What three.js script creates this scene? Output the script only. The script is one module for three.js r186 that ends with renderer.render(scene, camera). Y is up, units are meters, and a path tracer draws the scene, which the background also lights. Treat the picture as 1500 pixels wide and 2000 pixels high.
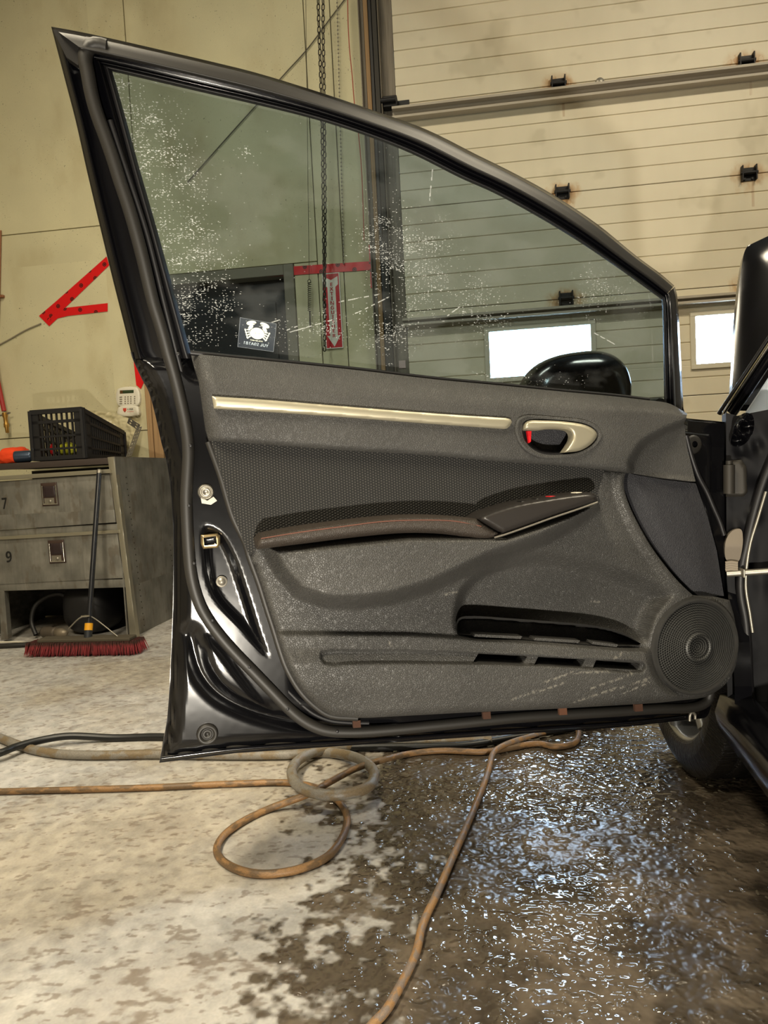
import * as THREE from 'three';
import { mergeGeometries, mergeVertices } from 'three/addons/utils/BufferGeometryUtils.js';
import { RoundedBoxGeometry } from 'three/addons/geometries/RoundedBoxGeometry.js';
import { RectAreaLightUniformsLib } from 'three/addons/lights/RectAreaLightUniformsLib.js';

// ------------------------------------------------------------------ camera, daylight, exposure
const scene = new THREE.Scene();
const F = 1386, EYE = new THREE.Vector3(0, 0.742, 0);
const camera = new THREE.PerspectiveCamera(2 * Math.atan(1000 / F) * 180 / Math.PI, 0.75, 0.05, 60);
camera.position.copy(EYE);
camera.rotation.set(-0.0577, 0.1323, -0.0515, 'YXZ');
camera.updateMatrixWorld(true);
scene.background = new THREE.Color().setRGB(22, 30, 40);          // bright overcast sky, enters through the door windows only
const renderer = new THREE.WebGLRenderer({ antialias: true });
renderer.toneMapping = THREE.LinearToneMapping;
renderer.toneMappingExposure = 1.0;
renderer.shadowMap.enabled = true;
RectAreaLightUniformsLib.init();

// ------------------------------------------------------------------ small helpers
const V = (x, y, z) => new THREE.Vector3(x, y, z);
function rng(seed) { let s = seed >>> 0; return () => { s = (s + 0x6D2B79F5) >>> 0; let t = s; t = Math.imul(t ^ (t >>> 15), t | 1); t ^= t + Math.imul(t ^ (t >>> 7), t | 61); return ((t ^ (t >>> 14)) >>> 0) / 4294967296; }; }
const clamp = (x, a = 0, b = 1) => Math.min(b, Math.max(a, x));
const sst = (a, b, x) => { const t = clamp((x - a) / (b - a)); return t * t * (3 - 2 * t); };
const lerp = (a, b, t) => a + (b - a) * t;
function hash2(x, y, s) { let h = Math.imul(x, 374761393) + Math.imul(y, 668265263) + Math.imul(s, 1442695041); h = Math.imul(h ^ (h >>> 13), 1274126177); return ((h ^ (h >>> 16)) >>> 0) / 4294967296; }
function vnoise(x, y, s = 0, per = 0) {
  const xi = Math.floor(x), yi = Math.floor(y), fx = x - xi, fy = y - yi;
  const m = per ? (v) => ((v % per) + per) % per : (v) => v;
  const a = hash2(m(xi), m(yi), s), b = hash2(m(xi + 1), m(yi), s), c = hash2(m(xi), m(yi + 1), s), d = hash2(m(xi + 1), m(yi + 1), s);
  const u = fx * fx * (3 - 2 * fx), v = fy * fy * (3 - 2 * fy);
  return a + (b - a) * u + (c - a) * v + (a - b - c + d) * u * v;
}
function fbm(x, y, o = 4, s = 0) { let r = 0, a = 0.5, n = 0; for (let i = 0; i < o; i++) { r += a * vnoise(x, y, s + i); n += a; x = x * 2.03 + 7.1; y = y * 2.03 + 3.7; a *= 0.5; } return r / n; }
function dataTex(w, h, fn, srgb) {
  const d = new Uint8Array(w * h * 4);
  for (let j = 0; j < h; j++) for (let i = 0; i < w; i++) {
    const c = fn(i, j), k = (j * w + i) * 4;
    d[k] = clamp(c[0]) * 255; d[k + 1] = clamp(c[1]) * 255; d[k + 2] = clamp(c[2]) * 255; d[k + 3] = c.length > 3 ? clamp(c[3]) * 255 : 255;
  }
  const t = new THREE.DataTexture(d, w, h, THREE.RGBAFormat);
  t.magFilter = THREE.LinearFilter; t.minFilter = THREE.LinearFilter;
  t.wrapS = t.wrapT = THREE.RepeatWrapping; if (srgb) t.colorSpace = THREE.SRGBColorSpace; t.needsUpdate = true; return t;
}
function rep(t, x, y = x) { const c = t.clone(); c.repeat.set(x, y); c.needsUpdate = true; return c; }
function std(o) { const { srgb, ...r } = o; const m = new THREE.MeshPhysicalMaterial({ side: THREE.DoubleSide, ...r }); if (srgb) m.color.set(srgb); return m; }

// pixel of the photograph -> ray -> point on the plane that the thing touches
const ray = (px, py) => V((px - 750) / F, -(py - 1000) / F, -1).applyQuaternion(camera.quaternion);
function onPlane(px, py, p0, n) { const d = ray(px, py); return EYE.clone().addScaledVector(d, p0.clone().sub(EYE).dot(n) / d.dot(n)); }
const WZ = -3.806;
const onWall = (px, py, off = 0) => onPlane(px, py, V(0, 0, WZ + off), V(0, 0, 1));
const onFloor = (px, py, y = 0) => onPlane(px, py, V(0, y, 0), V(0, 1, 0));
function toPixel(p) { const q = p.clone().sub(EYE).applyQuaternion(camera.quaternion.clone().invert()); return [750 + F * q.x / -q.z, 1000 - F * q.y / -q.z]; }

// the opened car door: a plane through its hinge line, u towards the free edge, w towards the cabin side
const HP = V(0.4606, 0, -1.4131), EU = V(-0.930, 0, 0.3674).normalize(), EW = V(0.3674, 0, 0.930).normalize();
const tumble = (v) => { const t = v - 0.86; return t <= -0.06 ? 0 : t >= 0.06 ? 0.21 * t : 0.21 * (t + 0.06) ** 2 / 0.24; };
function P(px, py, w = 0) {                                         // point of the door at offset w from its inner sheet
  const d = ray(px, py); let p, ww = w;
  for (let i = 0; i < 8; i++) { const k = HP.clone().addScaledVector(EW, ww).sub(EYE).dot(EW) / d.dot(EW); p = EYE.clone().addScaledVector(d, k); ww = w + tumble(p.y); }
  return p;
}
const doorUV = (p) => [p.clone().sub(HP).dot(EU), p.y];
// the car: forward and inboard directions
const CF = V(0.069, 0, -0.998).normalize(), CR = V(0.998, 0, 0.069).normalize();
const carP = (s, v, inb) => HP.clone().addScaledVector(CF, s).addScaledVector(CR, inb).setY(v);
const onCar = (px, py, inb = 0) => onPlane(px, py, carP(0, 0, inb), CR);

// ------------------------------------------------------------------ object helpers
const used = {};
function numbered(n) { used[n] = (used[n] || 0) + 1; return used[n] === 1 ? n : n + '_' + String(used[n] - 1).padStart(3, '0'); }
function thing(name, label, category, pos, opt = {}) {
  const o = new THREE.Group(); o.name = numbered(name); o.position.copy(pos); scene.add(o);
  o.userData = { label, category }; if (opt.group) o.userData.group = opt.group; if (opt.kind) o.userData.kind = opt.kind; return o;
}
function origin(o) { const p = V(0, 0, 0); for (let q = o; q && q !== scene; q = q.parent) p.add(q.position); return p; }
function sub(parent, name, pos) { const o = new THREE.Group(); o.name = name; o.position.copy(pos).sub(origin(parent)); parent.add(o); return o; }
function part(parent, name, geo, mat, label) {                      // geometry given in world metres
  const o = origin(parent); const g = Array.isArray(geo) ? merge(geo) : geo; g.translate(-o.x, -o.y, -o.z);
  const m = new THREE.Mesh(g, mat); m.name = name; m.castShadow = m.receiveShadow = true; parent.add(m);
  if (label) m.userData.label = label; return m;
}
function single(name, geo, mat, label, category, opt = {}) {        // a thing of one mesh, set at its base
  const g = Array.isArray(geo) ? merge(geo) : geo; g.computeBoundingBox(); const b = g.boundingBox, c = V((b.min.x + b.max.x) / 2, b.min.y, (b.min.z + b.max.z) / 2);
  g.translate(-c.x, -c.y, -c.z); const m = new THREE.Mesh(g, mat); m.name = numbered(name); m.position.copy(c); m.castShadow = m.receiveShadow = true; scene.add(m);
  m.userData = { label, category }; if (opt.group) m.userData.group = opt.group; if (opt.kind) m.userData.kind = opt.kind; return m;
}
function merge(list) { return mergeGeometries(list.map((g) => { const q = g.index ? g.toNonIndexed() : g; for (const k of Object.keys(q.attributes)) if (!['position', 'normal', 'uv'].includes(k)) q.deleteAttribute(k); return q; })); }
function box(c, sx, sy, sz, r = 0, ry = 0, rz = 0) {
  const g = r > 0 ? new RoundedBoxGeometry(sx, sy, sz, 2, r) : new THREE.BoxGeometry(sx, sy, sz);
  if (rz) g.rotateZ(rz); if (ry) g.rotateY(ry); g.translate(c.x, c.y, c.z); return g;
}
function boxAB(a, b, r = 0) { const c = a.clone().add(b).multiplyScalar(0.5); return box(c, Math.abs(b.x - a.x), Math.abs(b.y - a.y), Math.abs(b.z - a.z), r); }
function tube(pts, r, seg = 0, rad = 8, closed = false) {
  const g = new THREE.TubeGeometry(new THREE.CatmullRomCurve3(pts, closed, 'centripetal'), seg || pts.length * 6, r, rad, closed); return g;
}
function rod(a, b, r, n = 12) { const d = b.clone().sub(a), g = new THREE.CylinderGeometry(r, r, d.length(), n); g.applyQuaternion(new THREE.Quaternion().setFromUnitVectors(V(0, 1, 0), d.clone().normalize())); const m = a.clone().add(b).multiplyScalar(0.5); g.translate(m.x, m.y, m.z); return g; }
function lathe(prof, at, axis, n = 32) { const g = new THREE.LatheGeometry(prof.map((p) => new THREE.Vector2(p[0], p[1])), n); g.applyQuaternion(new THREE.Quaternion().setFromUnitVectors(V(0, 1, 0), axis.clone().normalize())); g.translate(at.x, at.y, at.z); return g; }
function slab(pts, n, t) {                                          // flat polygon of world points with thickness t along n
  const nn = n.clone().normalize(), a = Math.abs(nn.y) > 0.9 ? V(1, 0, 0) : V(0, 1, 0), ux = a.clone().cross(nn).normalize(), uy = nn.clone().cross(ux), o = pts[0];
  const sh = new THREE.Shape(pts.map((p) => { const q = p.clone().sub(o); return new THREE.Vector2(q.dot(ux), q.dot(uy)); }));
  const g = new THREE.ExtrudeGeometry(sh, { depth: t, bevelEnabled: false }); g.applyMatrix4(new THREE.Matrix4().makeBasis(ux, uy, nn).setPosition(o)); return g;
}
const curve = (pts, n = 6) => { const c = new THREE.CatmullRomCurve3(pts.map((p) => V(p[0], p[1], 0)), false, 'centripetal'); return c.getPoints((pts.length - 1) * n).map((p) => [p.x, p.y]); };
const loop = (pts, n = 5) => { const c = new THREE.CatmullRomCurve3(pts.map((p) => V(p[0], p[1], 0)), true, 'centripetal'); return c.getPoints(pts.length * n).slice(0, -1).map((p) => [p.x, p.y]); };

// signed distance (pixels) to a closed outline, positive inside
function sd(poly, x, y) {
  let d = 1e9, ins = false;
  for (let i = 0, j = poly.length - 1; i < poly.length; j = i++) {
    const ax = poly[j][0], ay = poly[j][1], bx = poly[i][0], by = poly[i][1], ex = bx - ax, ey = by - ay, wx = x - ax, wy = y - ay;
    const t = clamp((wx * ex + wy * ey) / (ex * ex + ey * ey || 1)), qx = wx - ex * t, qy = wy - ey * t; d = Math.min(d, qx * qx + qy * qy);
    if ((ay > y) !== (by > y) && x < (bx - ax) * (y - ay) / (by - ay) + ax) ins = !ins;
  }
  return (ins ? 1 : -1) * Math.sqrt(d);
}
function lineDist(c, x, y) { let d = 1e9; for (let i = 1; i < c.length; i++) { const ax = c[i - 1][0], ay = c[i - 1][1], ex = c[i][0] - ax, ey = c[i][1] - ay, t = clamp(((x - ax) * ex + (y - ay) * ey) / (ex * ex + ey * ey || 1)); d = Math.min(d, Math.hypot(x - ax - ex * t, y - ay - ey * t)); } return d; }
const rounded = (poly, w0, R, r) => (x, y) => { const d = clamp(sd(poly, x, y) / R), q = 1 - d; return w0 - r * (1 - Math.sqrt(Math.max(0, 1 - q * q))); };
const area2 = (p) => { let a = 0; for (let i = 0, j = p.length - 1; i < p.length; j = i++) a += p[j][0] * p[i][1] - p[i][0] * p[j][1]; return a; };
function keyhole(outer, holes) {
  let o = area2(outer) > 0 ? outer.slice() : outer.slice().reverse();
  for (const hh of holes) {
    const h = area2(hh) < 0 ? hh : hh.slice().reverse(); let best = 1e18, bi = 0, bj = 0;
    o.forEach((a, i) => h.forEach((b, j) => { const d = (a[0] - b[0]) ** 2 + (a[1] - b[1]) ** 2; if (d < best) { best = d; bi = i; bj = j; } }));
    o = [...o.slice(0, bi + 1), ...h.slice(bj), ...h.slice(0, bj + 1), ...o.slice(bi)];
  }
  return o;
}
// a pressed sheet: an outline filled with a fine grid whose height over the plane is wf; back > 0 adds side walls of that depth
function sheet(poly, wf, { step = 6, map = P, holes = [], back = 0, nrm = EW, uvf = doorUV } = {}) {
  const full = holes.length ? keyhole(poly, holes) : poly, pos = [], uv = [], idx = [], keys = new Map();
  const vert = (x, y) => { const k = Math.round(x * 50) + '_' + Math.round(y * 50); let i = keys.get(k); if (i === undefined) { i = pos.length / 3; const p = map(x, y, wf(x, y)); pos.push(p.x, p.y, p.z); uv.push(...uvf(p)); keys.set(k, i); } return i; };
  let x0 = 1e9, x1 = -1e9, y0 = 1e9, y1 = -1e9; for (const [x, y] of full) { x0 = Math.min(x0, x); x1 = Math.max(x1, x); y0 = Math.min(y0, y); y1 = Math.max(y1, y); }
  const nx = Math.ceil((x1 - x0) / step), ny = Math.ceil((y1 - y0) / step), edge = new Uint8Array((nx + 2) * (ny + 2));
  const rings = [poly, ...holes];
  for (const r of rings) for (let i = 0, j = r.length - 1; i < r.length; j = i++) {
    const L = Math.hypot(r[i][0] - r[j][0], r[i][1] - r[j][1]), n = Math.ceil(L / step * 4) + 1;
    for (let k = 0; k <= n; k++) { const cx = Math.floor((lerp(r[j][0], r[i][0], k / n) - x0) / step), cy = Math.floor((lerp(r[j][1], r[i][1], k / n) - y0) / step); for (let a = -1; a < 2; a++) for (let b = -1; b < 2; b++) { const q = cx + a, z = cy + b; if (q >= 0 && z >= 0 && q < nx && z < ny) edge[z * (nx + 2) + q] = 1; } }
  }
  const inside = (x, y) => { let c = false; for (const r of rings) for (let i = 0, j = r.length - 1; i < r.length; j = i++) if ((r[i][1] > y) !== (r[j][1] > y) && x < (r[j][0] - r[i][0]) * (y - r[i][1]) / (r[j][1] - r[i][1]) + r[i][0]) c = !c; return c; };
  for (let cy = 0; cy < ny; cy++) for (let cx = 0; cx < nx; cx++) {
    const ax = x0 + cx * step, ay = y0 + cy * step, bx = ax + step, by = ay + step;
    if (!edge[cy * (nx + 2) + cx]) { if (inside(ax + step / 2, ay + step / 2)) { const a = vert(ax, ay), b = vert(bx, ay), c = vert(bx, by), d = vert(ax, by); idx.push(a, c, b, a, d, c); } continue; }
    let p = full;
    for (const [ax2, s, lim] of [[0, 1, ax], [0, -1, -bx], [1, 1, ay], [1, -1, -by]]) {
      const q = []; for (let i = 0; i < p.length; i++) { const A = p[i], B = p[(i + 1) % p.length], da = s * A[ax2] - lim, db = s * B[ax2] - lim; if (da >= 0) q.push(A); if ((da >= 0) !== (db >= 0)) { const t = da / (da - db); q.push([lerp(A[0], B[0], t), lerp(A[1], B[1], t)]); } }
      p = q; if (p.length < 3) break;
    }
    if (p.length < 3) continue;
    const c = []; for (const v of p) if (!c.length || Math.hypot(v[0] - c[c.length - 1][0], v[1] - c[c.length - 1][1]) > 0.02) c.push(v);
    if (c.length > 2 && Math.hypot(c[0][0] - c[c.length - 1][0], c[0][1] - c[c.length - 1][1]) < 0.02) c.pop();
    if (c.length < 3 || Math.abs(area2(c)) < 0.01) continue;
    const tri = THREE.ShapeUtils.triangulateShape(c.map((v) => new THREE.Vector2(v[0], v[1])), []);
    for (const t of tri) { const [A, B, C] = t.map((k) => c[k]); if (!inside((A[0] + B[0] + C[0]) / 3, (A[1] + B[1] + C[1]) / 3)) continue; const cr = (B[0] - A[0]) * (C[1] - A[1]) - (B[1] - A[1]) * (C[0] - A[0]); const v = t.map((k) => vert(c[k][0], c[k][1])); if (cr > 0) idx.push(v[0], v[2], v[1]); else idx.push(v[0], v[1], v[2]); }
  }
  let g = new THREE.BufferGeometry(); g.setAttribute('position', new THREE.Float32BufferAttribute(pos, 3)); g.setAttribute('uv', new THREE.Float32BufferAttribute(uv, 2)); g.setIndex(idx); g.computeVertexNormals();
  if (back) {
    const q = [], uu = [];
    for (const r of rings) for (let i = 0, j = r.length - 1; i < r.length; j = i++) {
      const n = Math.max(1, Math.ceil(Math.hypot(r[i][0] - r[j][0], r[i][1] - r[j][1]) / step));
      for (let k = 0; k < n; k++) {
        const m = [k / n, (k + 1) / n].map((t) => { const x = lerp(r[j][0], r[i][0], t), y = lerp(r[j][1], r[i][1], t); return map(x, y, wf(x, y)); }), b = m.map((p) => p.clone().addScaledVector(nrm, -back));
        for (const p of [m[0], b[0], b[1], m[0], b[1], m[1]]) { q.push(p.x, p.y, p.z); uu.push(...uvf(p)); }
      }
    }
    const s = new THREE.BufferGeometry(); s.setAttribute('position', new THREE.Float32BufferAttribute(q, 3)); s.setAttribute('uv', new THREE.Float32BufferAttribute(uu, 2)); s.computeVertexNormals(); g = merge([g, s]);
  }
  return g;
}
// a strip lofted between paired outer and inner stations; prof = [t, w] across it
function ribbon(st, prof, n = 5, map = P, uvf = doorUV) {
  const co = new THREE.CatmullRomCurve3(st.map((s) => V(s[0], s[1], 0)), false, 'centripetal'), ci = new THREE.CatmullRomCurve3(st.map((s) => V(s[2], s[3], 0)), false, 'centripetal');
  const N = (st.length - 1) * n, pos = [], uv = [], idx = [], M = prof.length;
  for (let i = 0; i <= N; i++) { const a = co.getPoint(i / N), b = ci.getPoint(i / N); for (const [t, w] of prof) { const p = map(lerp(a.x, b.x, t), lerp(a.y, b.y, t), w); pos.push(p.x, p.y, p.z); uv.push(...uvf(p)); } }
  for (let i = 0; i < N; i++) for (let j = 0; j < M - 1; j++) { const a = i * M + j, b = a + 1, c = a + M, d = c + 1; idx.push(a, b, c, b, d, c); }
  const g = new THREE.BufferGeometry(); g.setAttribute('position', new THREE.Float32BufferAttribute(pos, 3)); g.setAttribute('uv', new THREE.Float32BufferAttribute(uv, 2)); g.setIndex(idx); g.computeVertexNormals(); return g;
}
// prism from a closed (y, z) profile along x
function prismX(prof, x0, x1, capped = true) {
  const pos = [], uv = [], q = (a, b) => { for (const [x, p] of [[x0, a], [x1, a], [x1, b], [x0, a], [x1, b], [x0, b]]) { pos.push(x, p[0], p[1]); uv.push(x, p[0]); } };
  for (let i = 0; i < prof.length; i++) q(prof[i], prof[(i + 1) % prof.length]);
  if (capped) { const t = THREE.ShapeUtils.triangulateShape(prof.map((p) => new THREE.Vector2(p[0], p[1])), []); for (const x of [x0, x1]) for (const f of t) for (const k of f) { pos.push(x, prof[k][0], prof[k][1]); uv.push(x, prof[k][0]); } }
  const g = new THREE.BufferGeometry(); g.setAttribute('position', new THREE.Float32BufferAttribute(pos, 3)); g.setAttribute('uv', new THREE.Float32BufferAttribute(uv, 2)); g.computeVertexNormals(); return g;
}
// ------------------------------------------------------------------ textures and materials
const FX = -2.5, FZ = -3.9, FS = 4.4, FN = 1536;
const drySide = (px, py) => px - (py < 1500 ? 760 - (py - 1400) * 0.7 : py < 1720 ? 690 : 690 - (py - 1720) * 0.42);
const floorCol = new Float32Array(FN * FN * 3), floorRgh = new Float32Array(FN * FN), floorBmp = new Float32Array(FN * FN);
{
  for (let j = 0; j < FN; j++) for (let i = 0; i < FN; i++) {
    const x = FX + (i + 0.5) / FN * FS, z = FZ + (j + 0.5) / FN * FS, k = j * FN + i;
    const zz = Math.min(z, -0.75), [px, py] = toPixel(V(x, 0, zz));
    const n1 = fbm(x * 3.1, z * 3.1, 4, 1), n2 = fbm(x * 11, z * 11, 4, 9), n3 = fbm(x * 45, z * 45, 3, 17), n4 = hash2(i, j, 5), nd = fbm(x * 26 + 9, z * 26, 3, 31);
    const wet = sst(-60, 70, drySide(px, py) + (n2 - 0.5) * 240 + (n3 - 0.5) * 430 + (n1 - 0.5) * 160);
    // dry pale concrete with brown rubbed stains and dark specks
    const clus = fbm(x * 4.3 + 3, z * 7.1, 4, 41), fine = fbm(x * 58 + z * 30, z * 105, 3, 47);
    const st = sst(0.5, 0.8, clus) * 0.26 * (0.2 + 1.4 * n3) + sst(0.54, 0.66, nd * 0.5 + clus * 0.5) * sst(0.46, 0.66, fine) * 0.6;
    const speck = sst(0.66, 0.72, fine) * lerp(0.35, 0.85, clus);
    let r = 0.43 + (n1 - 0.5) * 0.22 + (n3 - 0.5) * 0.28 + (n4 - 0.5) * 0.06; const tan = sst(0.45, 0.7, fbm(x * 2.3 + 7, z * 2.3 + 2, 5, 51)); r *= lerp(1, 0.86, tan); let g = r * lerp(0.965, 0.90, tan), b = r * lerp(0.91, 0.74, tan);
    const s = clamp(Math.max(st, speck)); r = lerp(r, 0.15, s); g = lerp(g, 0.112, s); b = lerp(b, 0.08, s);
    // wet brown film with paler islands
    const isl = sst(0.55, 0.66, fbm(x * 8 + 5, z * 8 + 1, 4, 61)) * 0.6, dk = sst(0.5, 0.7, fbm(x * 4, z * 4 + 8, 3, 71));
    let wr = lerp(0.070, 0.16, isl) * lerp(1, 0.45, dk) + (n3 - 0.5) * 0.06, wg = wr * 0.80, wb = wr * 0.60;
    floorCol[k * 3] = lerp(r, wr, wet); floorCol[k * 3 + 1] = lerp(g, wg, wet); floorCol[k * 3 + 2] = lerp(b, wb, wet);
    const pool = sst(0.34, 0.60, fbm(x * 7 + 2, z * 7 + 4, 4, 81) + (n3 - 0.5) * 0.25);
    floorRgh[k] = lerp(0.88, lerp(0.07, 0.30, 1 - pool), wet);
    const drop = sst(0.55, 0.72, fbm(x * 62, z * 62, 3, 91));
    floorBmp[k] = clamp(0.35 + (n2 - 0.5) * 0.28 + (n3 - 0.5) * lerp(0.42, 0.36, wet) + wet * (drop * 0.36 + (vnoise(x * 150, z * 150, 97) - 0.5) * 0.22) + (1 - wet) * (n4 - 0.5) * 0.05 - s * 0.06);
  }
}
const lin2s = (c) => (c <= 0.0031308 ? 12.92 * c : 1.055 * Math.pow(Math.max(c, 0), 1 / 2.4) - 0.055);
const tFloorC = dataTex(FN, FN, (i, j) => { const k = (j * FN + i) * 3; return [lin2s(floorCol[k]), lin2s(floorCol[k + 1]), lin2s(floorCol[k + 2])]; }, true);
const tFloorR = dataTex(FN, FN, (i, j) => { const v = floorRgh[j * FN + i]; return [v, v, v]; });
const tFloorB = dataTex(FN, FN, (i, j) => { const v = floorBmp[j * FN + i]; return [v, v, v]; });
for (const t of [tFloorC, tFloorR, tFloorB]) t.wrapS = t.wrapT = THREE.MirroredRepeatWrapping;
const mFloor = std({ map: tFloorC, roughnessMap: tFloorR, roughness: 1, bumpMap: tFloorB, bumpScale: 0.0075, specularIntensity: 1 });

// painted wall sheet: cream with fly specks and faint rubbed patches (uv in metres, 2 m tile)
const tWall = dataTex(1024, 1024, (i, j) => {
  const x = i / 1024 * 8, y = j / 1024 * 8, a = fbm(x, y, 4, 3), b = vnoise(i / 3, j / 3, 12), c = 0.5 * sst(0.52, 0.85, fbm(x * 1.7 + 4, y * 0.9, 5, 22));
  const sp = b > 0.972 && fbm(x * 2, y * 2, 2, 8) > 0.5 ? 0.45 : 0; const v = 0.80 + (a - 0.5) * 0.08 + (hash2(i, j, 2) - 0.5) * 0.02;
  return [lerp(v, v * 0.90, c) * (1 - sp), lerp(v * 0.965, v * 0.84, c) * (1 - sp), lerp(v * 0.79, v * 0.65, c) * (1 - sp)];
}, true);
const mWall = std({ map: rep(tWall, 0.5), roughness: 0.62 });
const mDull = std({ srgb: '#8d8672', roughness: 0.9 });

// overhead door: cream enamel, rust bleeding round the hinges (uv in metres from GX, 0)
const GX0 = onWall(770, 120).x, GW = 4.1;
const HINGE_X = [onWall(1090, 170).x, onWall(1456, 124).x]; const JOINT = (k) => -0.023 + 0.5334 * k;
const tDoor = dataTex(1024, 1024, (i, j) => {
  const x = GX0 + i / 1024 * GW, y = j / 1024 * 3.8; let v = 0.83 + (fbm(x * 2, y * 6, 4, 4) - 0.5) * 0.05 + (fbm(x * 14, y * 3, 3, 6) - 0.5) * 0.03, r = v, g = v * 0.955, b = v * 0.84;
  for (const hx of HINGE_X) for (const k of [2, 3, 4, 5]) {
    const dx = (x - hx) / 0.11, dy = y - JOINT(k), up = dy > 0 ? dy / 0.06 : -dy / 0.10, q = Math.sqrt(dx * dx + up * up);
    const n = fbm(x * 30, y * 16 + k, 4, 33); const s = clamp(sst(1.05, 0.15, q + (n - 0.5) * 1.1) * (n > 0.36 ? 0.75 : 0.25));
    r = lerp(r, 0.62, s * 0.9); g = lerp(g, 0.40, s * 0.95); b = lerp(b, 0.20, s);
    const st = Math.abs(x - hx - 0.02) < 0.006 && dy < 0 && dy > -0.16 ? 0.35 * fbm(x * 300, y * 9, 2, 7) : 0; r = lerp(r, 0.5, st); g = lerp(g, 0.3, st); b = lerp(b, 0.15, st);
  }
  const gr = sst(0.66, 0.8, fbm(x * 5 + 3, y * 5, 4, 55)) * 0.25; return [lerp(r, 0.62, gr), lerp(g, 0.58, gr), lerp(b, 0.47, gr)];
}, true);
tDoor.repeat.set(1 / GW, 1 / 3.8); tDoor.offset.set(-GX0 / GW, 0);
const mDoor = std({ map: tDoor, roughness: 0.45 });

// pressed vinyl grain, woven insert, worn metal
const grain = (() => { const r = rng(7), pts = []; for (let i = 0; i < 900; i++) pts.push([r(), r()]); const N = 30, grid = Array.from({ length: N * N }, () => []); pts.forEach((p) => grid[Math.floor(p[1] * N) * N + Math.floor(p[0] * N)].push(p));
  return dataTex(512, 512, (i, j) => { const x = i / 512, y = j / 512, cx = Math.floor(x * N), cy = Math.floor(y * N); let a = 9, b = 9; for (let u = -1; u < 2; u++) for (let w = -1; w < 2; w++) for (const p of grid[((cy + w + N) % N) * N + (cx + u + N) % N]) { let dx = Math.abs(p[0] - x), dy = Math.abs(p[1] - y); dx = Math.min(dx, 1 - dx); dy = Math.min(dy, 1 - dy); const d = Math.hypot(dx, dy); if (d < a) { b = a; a = d; } else if (d < b) b = d; } const v = sst(0, 0.012, b - a); return [v, v, v]; }); })();
const tGrain = rep(grain, 12);
const SCUFF = [[1060, 1330, 1120, 1308], [1110, 1312, 1188, 1310], [1150, 1342, 1240, 1310], [1180, 1350, 1262, 1322], [1215, 1352, 1262, 1330], [1240, 1332, 1262, 1326], [1040, 1352, 1100, 1330], [1000, 1365, 1050, 1345], [1196, 1285, 1215, 1276], [1120, 1372, 1200, 1340], [760, 1255, 766, 1262], [1190, 1186, 1206, 1187], [878, 1165, 900, 1160]].map((s) => [...doorUV(P(s[0], s[1], 0.06)), ...doorUV(P(s[2], s[3], 0.06))]);
const tScuff = dataTex(1024, 512, (i, j) => { const x0 = i / 1024 * 1.1, y0 = j / 512 * 0.6; let sc = 0; for (const [a, b, c, d] of SCUFF) { const ex = c - a, ey = d - b, t = clamp(((x0 - a) * ex + (y0 - b) * ey) / (ex * ex + ey * ey)), q = Math.hypot(x0 - a - ex * t, y0 - b - ey * t); if (q < 0.0032) sc = Math.max(sc, 0.5 * sst(0.3, 0.7, vnoise(i / 2.2, j / 2.2, 5)) * sst(0.0032, 0.0006, q)); } const x = i / 1024 * 1.1, y = j / 512 * 0.6; const a = fbm(x * 9, y * 9, 4, 4), k = hash2(i, j, 3); const v = 0.25 + (a - 0.5) * 0.07 + (k - 0.5) * 0.03; return [lerp(v, 0.62, sc), lerp(v * 0.985, 0.60, sc), lerp(v * 0.955, 0.55, sc)]; }, true);
tScuff.repeat.set(1 / 1.1, 1 / 0.6);
const mVinyl = std({ map: tScuff, roughness: 0.46, bumpMap: tGrain, bumpScale: 0.0008, specularIntensity: 0.8 });
const mVinylUp = std({ map: tScuff, roughness: 0.55, bumpMap: tGrain, bumpScale: 0.0005, specularIntensity: 0.7 });
const mCover = std({ srgb: '#29292d', roughness: 0.6, bumpMap: tGrain, bumpScale: 0.0004 });
const tWeave = dataTex(256, 256, (i, j) => { const u = i / 32, v = j / 32 + (Math.floor(u) % 2) * 0.5, a = u - Math.floor(u) - 0.5, b = v - Math.floor(v) - 0.5, q = sst(0.5, 0.2, Math.hypot(a * 1.05, b * 1.25)); return [q, q, q]; });
const tWeaveC = dataTex(256, 256, (i, j) => { const u = i / 32, v = j / 32 + (Math.floor(u) % 2) * 0.5, a = u - Math.floor(u) - 0.5, b = v - Math.floor(v) - 0.5, q = sst(0.46, 0.16, Math.hypot(a * 1.05, b * 1.25)), w = 0.09 + q * 0.19; return [w, w * 0.97, w * 0.92]; }, true);
const mMesh = std({ map: rep(tWeaveC, 29), roughness: 0.85, bumpMap: rep(tWeave, 29), bumpScale: 0.0018 });
const mPaint = std({ srgb: '#07070a', roughness: 0.16, specularIntensity: 1 });
const mPaintIn = std({ srgb: '#0a0a0c', roughness: 0.17, bumpMap: dataTex(256, 256, (i, j) => { const v = fbm(i / 16, j / 16, 4, 5); return [v, v, v]; }), bumpScale: 0.0004 });
const mRubber = std({ srgb: '#211f1c', roughness: 0.52 });
const mRubberDark = std({ srgb: '#121113', roughness: 0.5 });
const mTrimFrame = std({ srgb: '#1b1917', roughness: 0.45 });
const mBlackPl = std({ srgb: '#0c0c0d', roughness: 0.35 });
const mCarpet = std({ srgb: '#2b2b2d', roughness: 0.95 });
const mSilver = std({ srgb: '#b0a993', roughness: 0.42, metalness: 0.6 });
const mChrome = std({ srgb: '#d8d5cc', roughness: 0.16, metalness: 1 });
const mZinc = std({ srgb: '#9a958a', roughness: 0.42, metalness: 0.8 });
const mBrass = std({ srgb: '#b58a45', roughness: 0.35, metalness: 0.85 });
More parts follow.
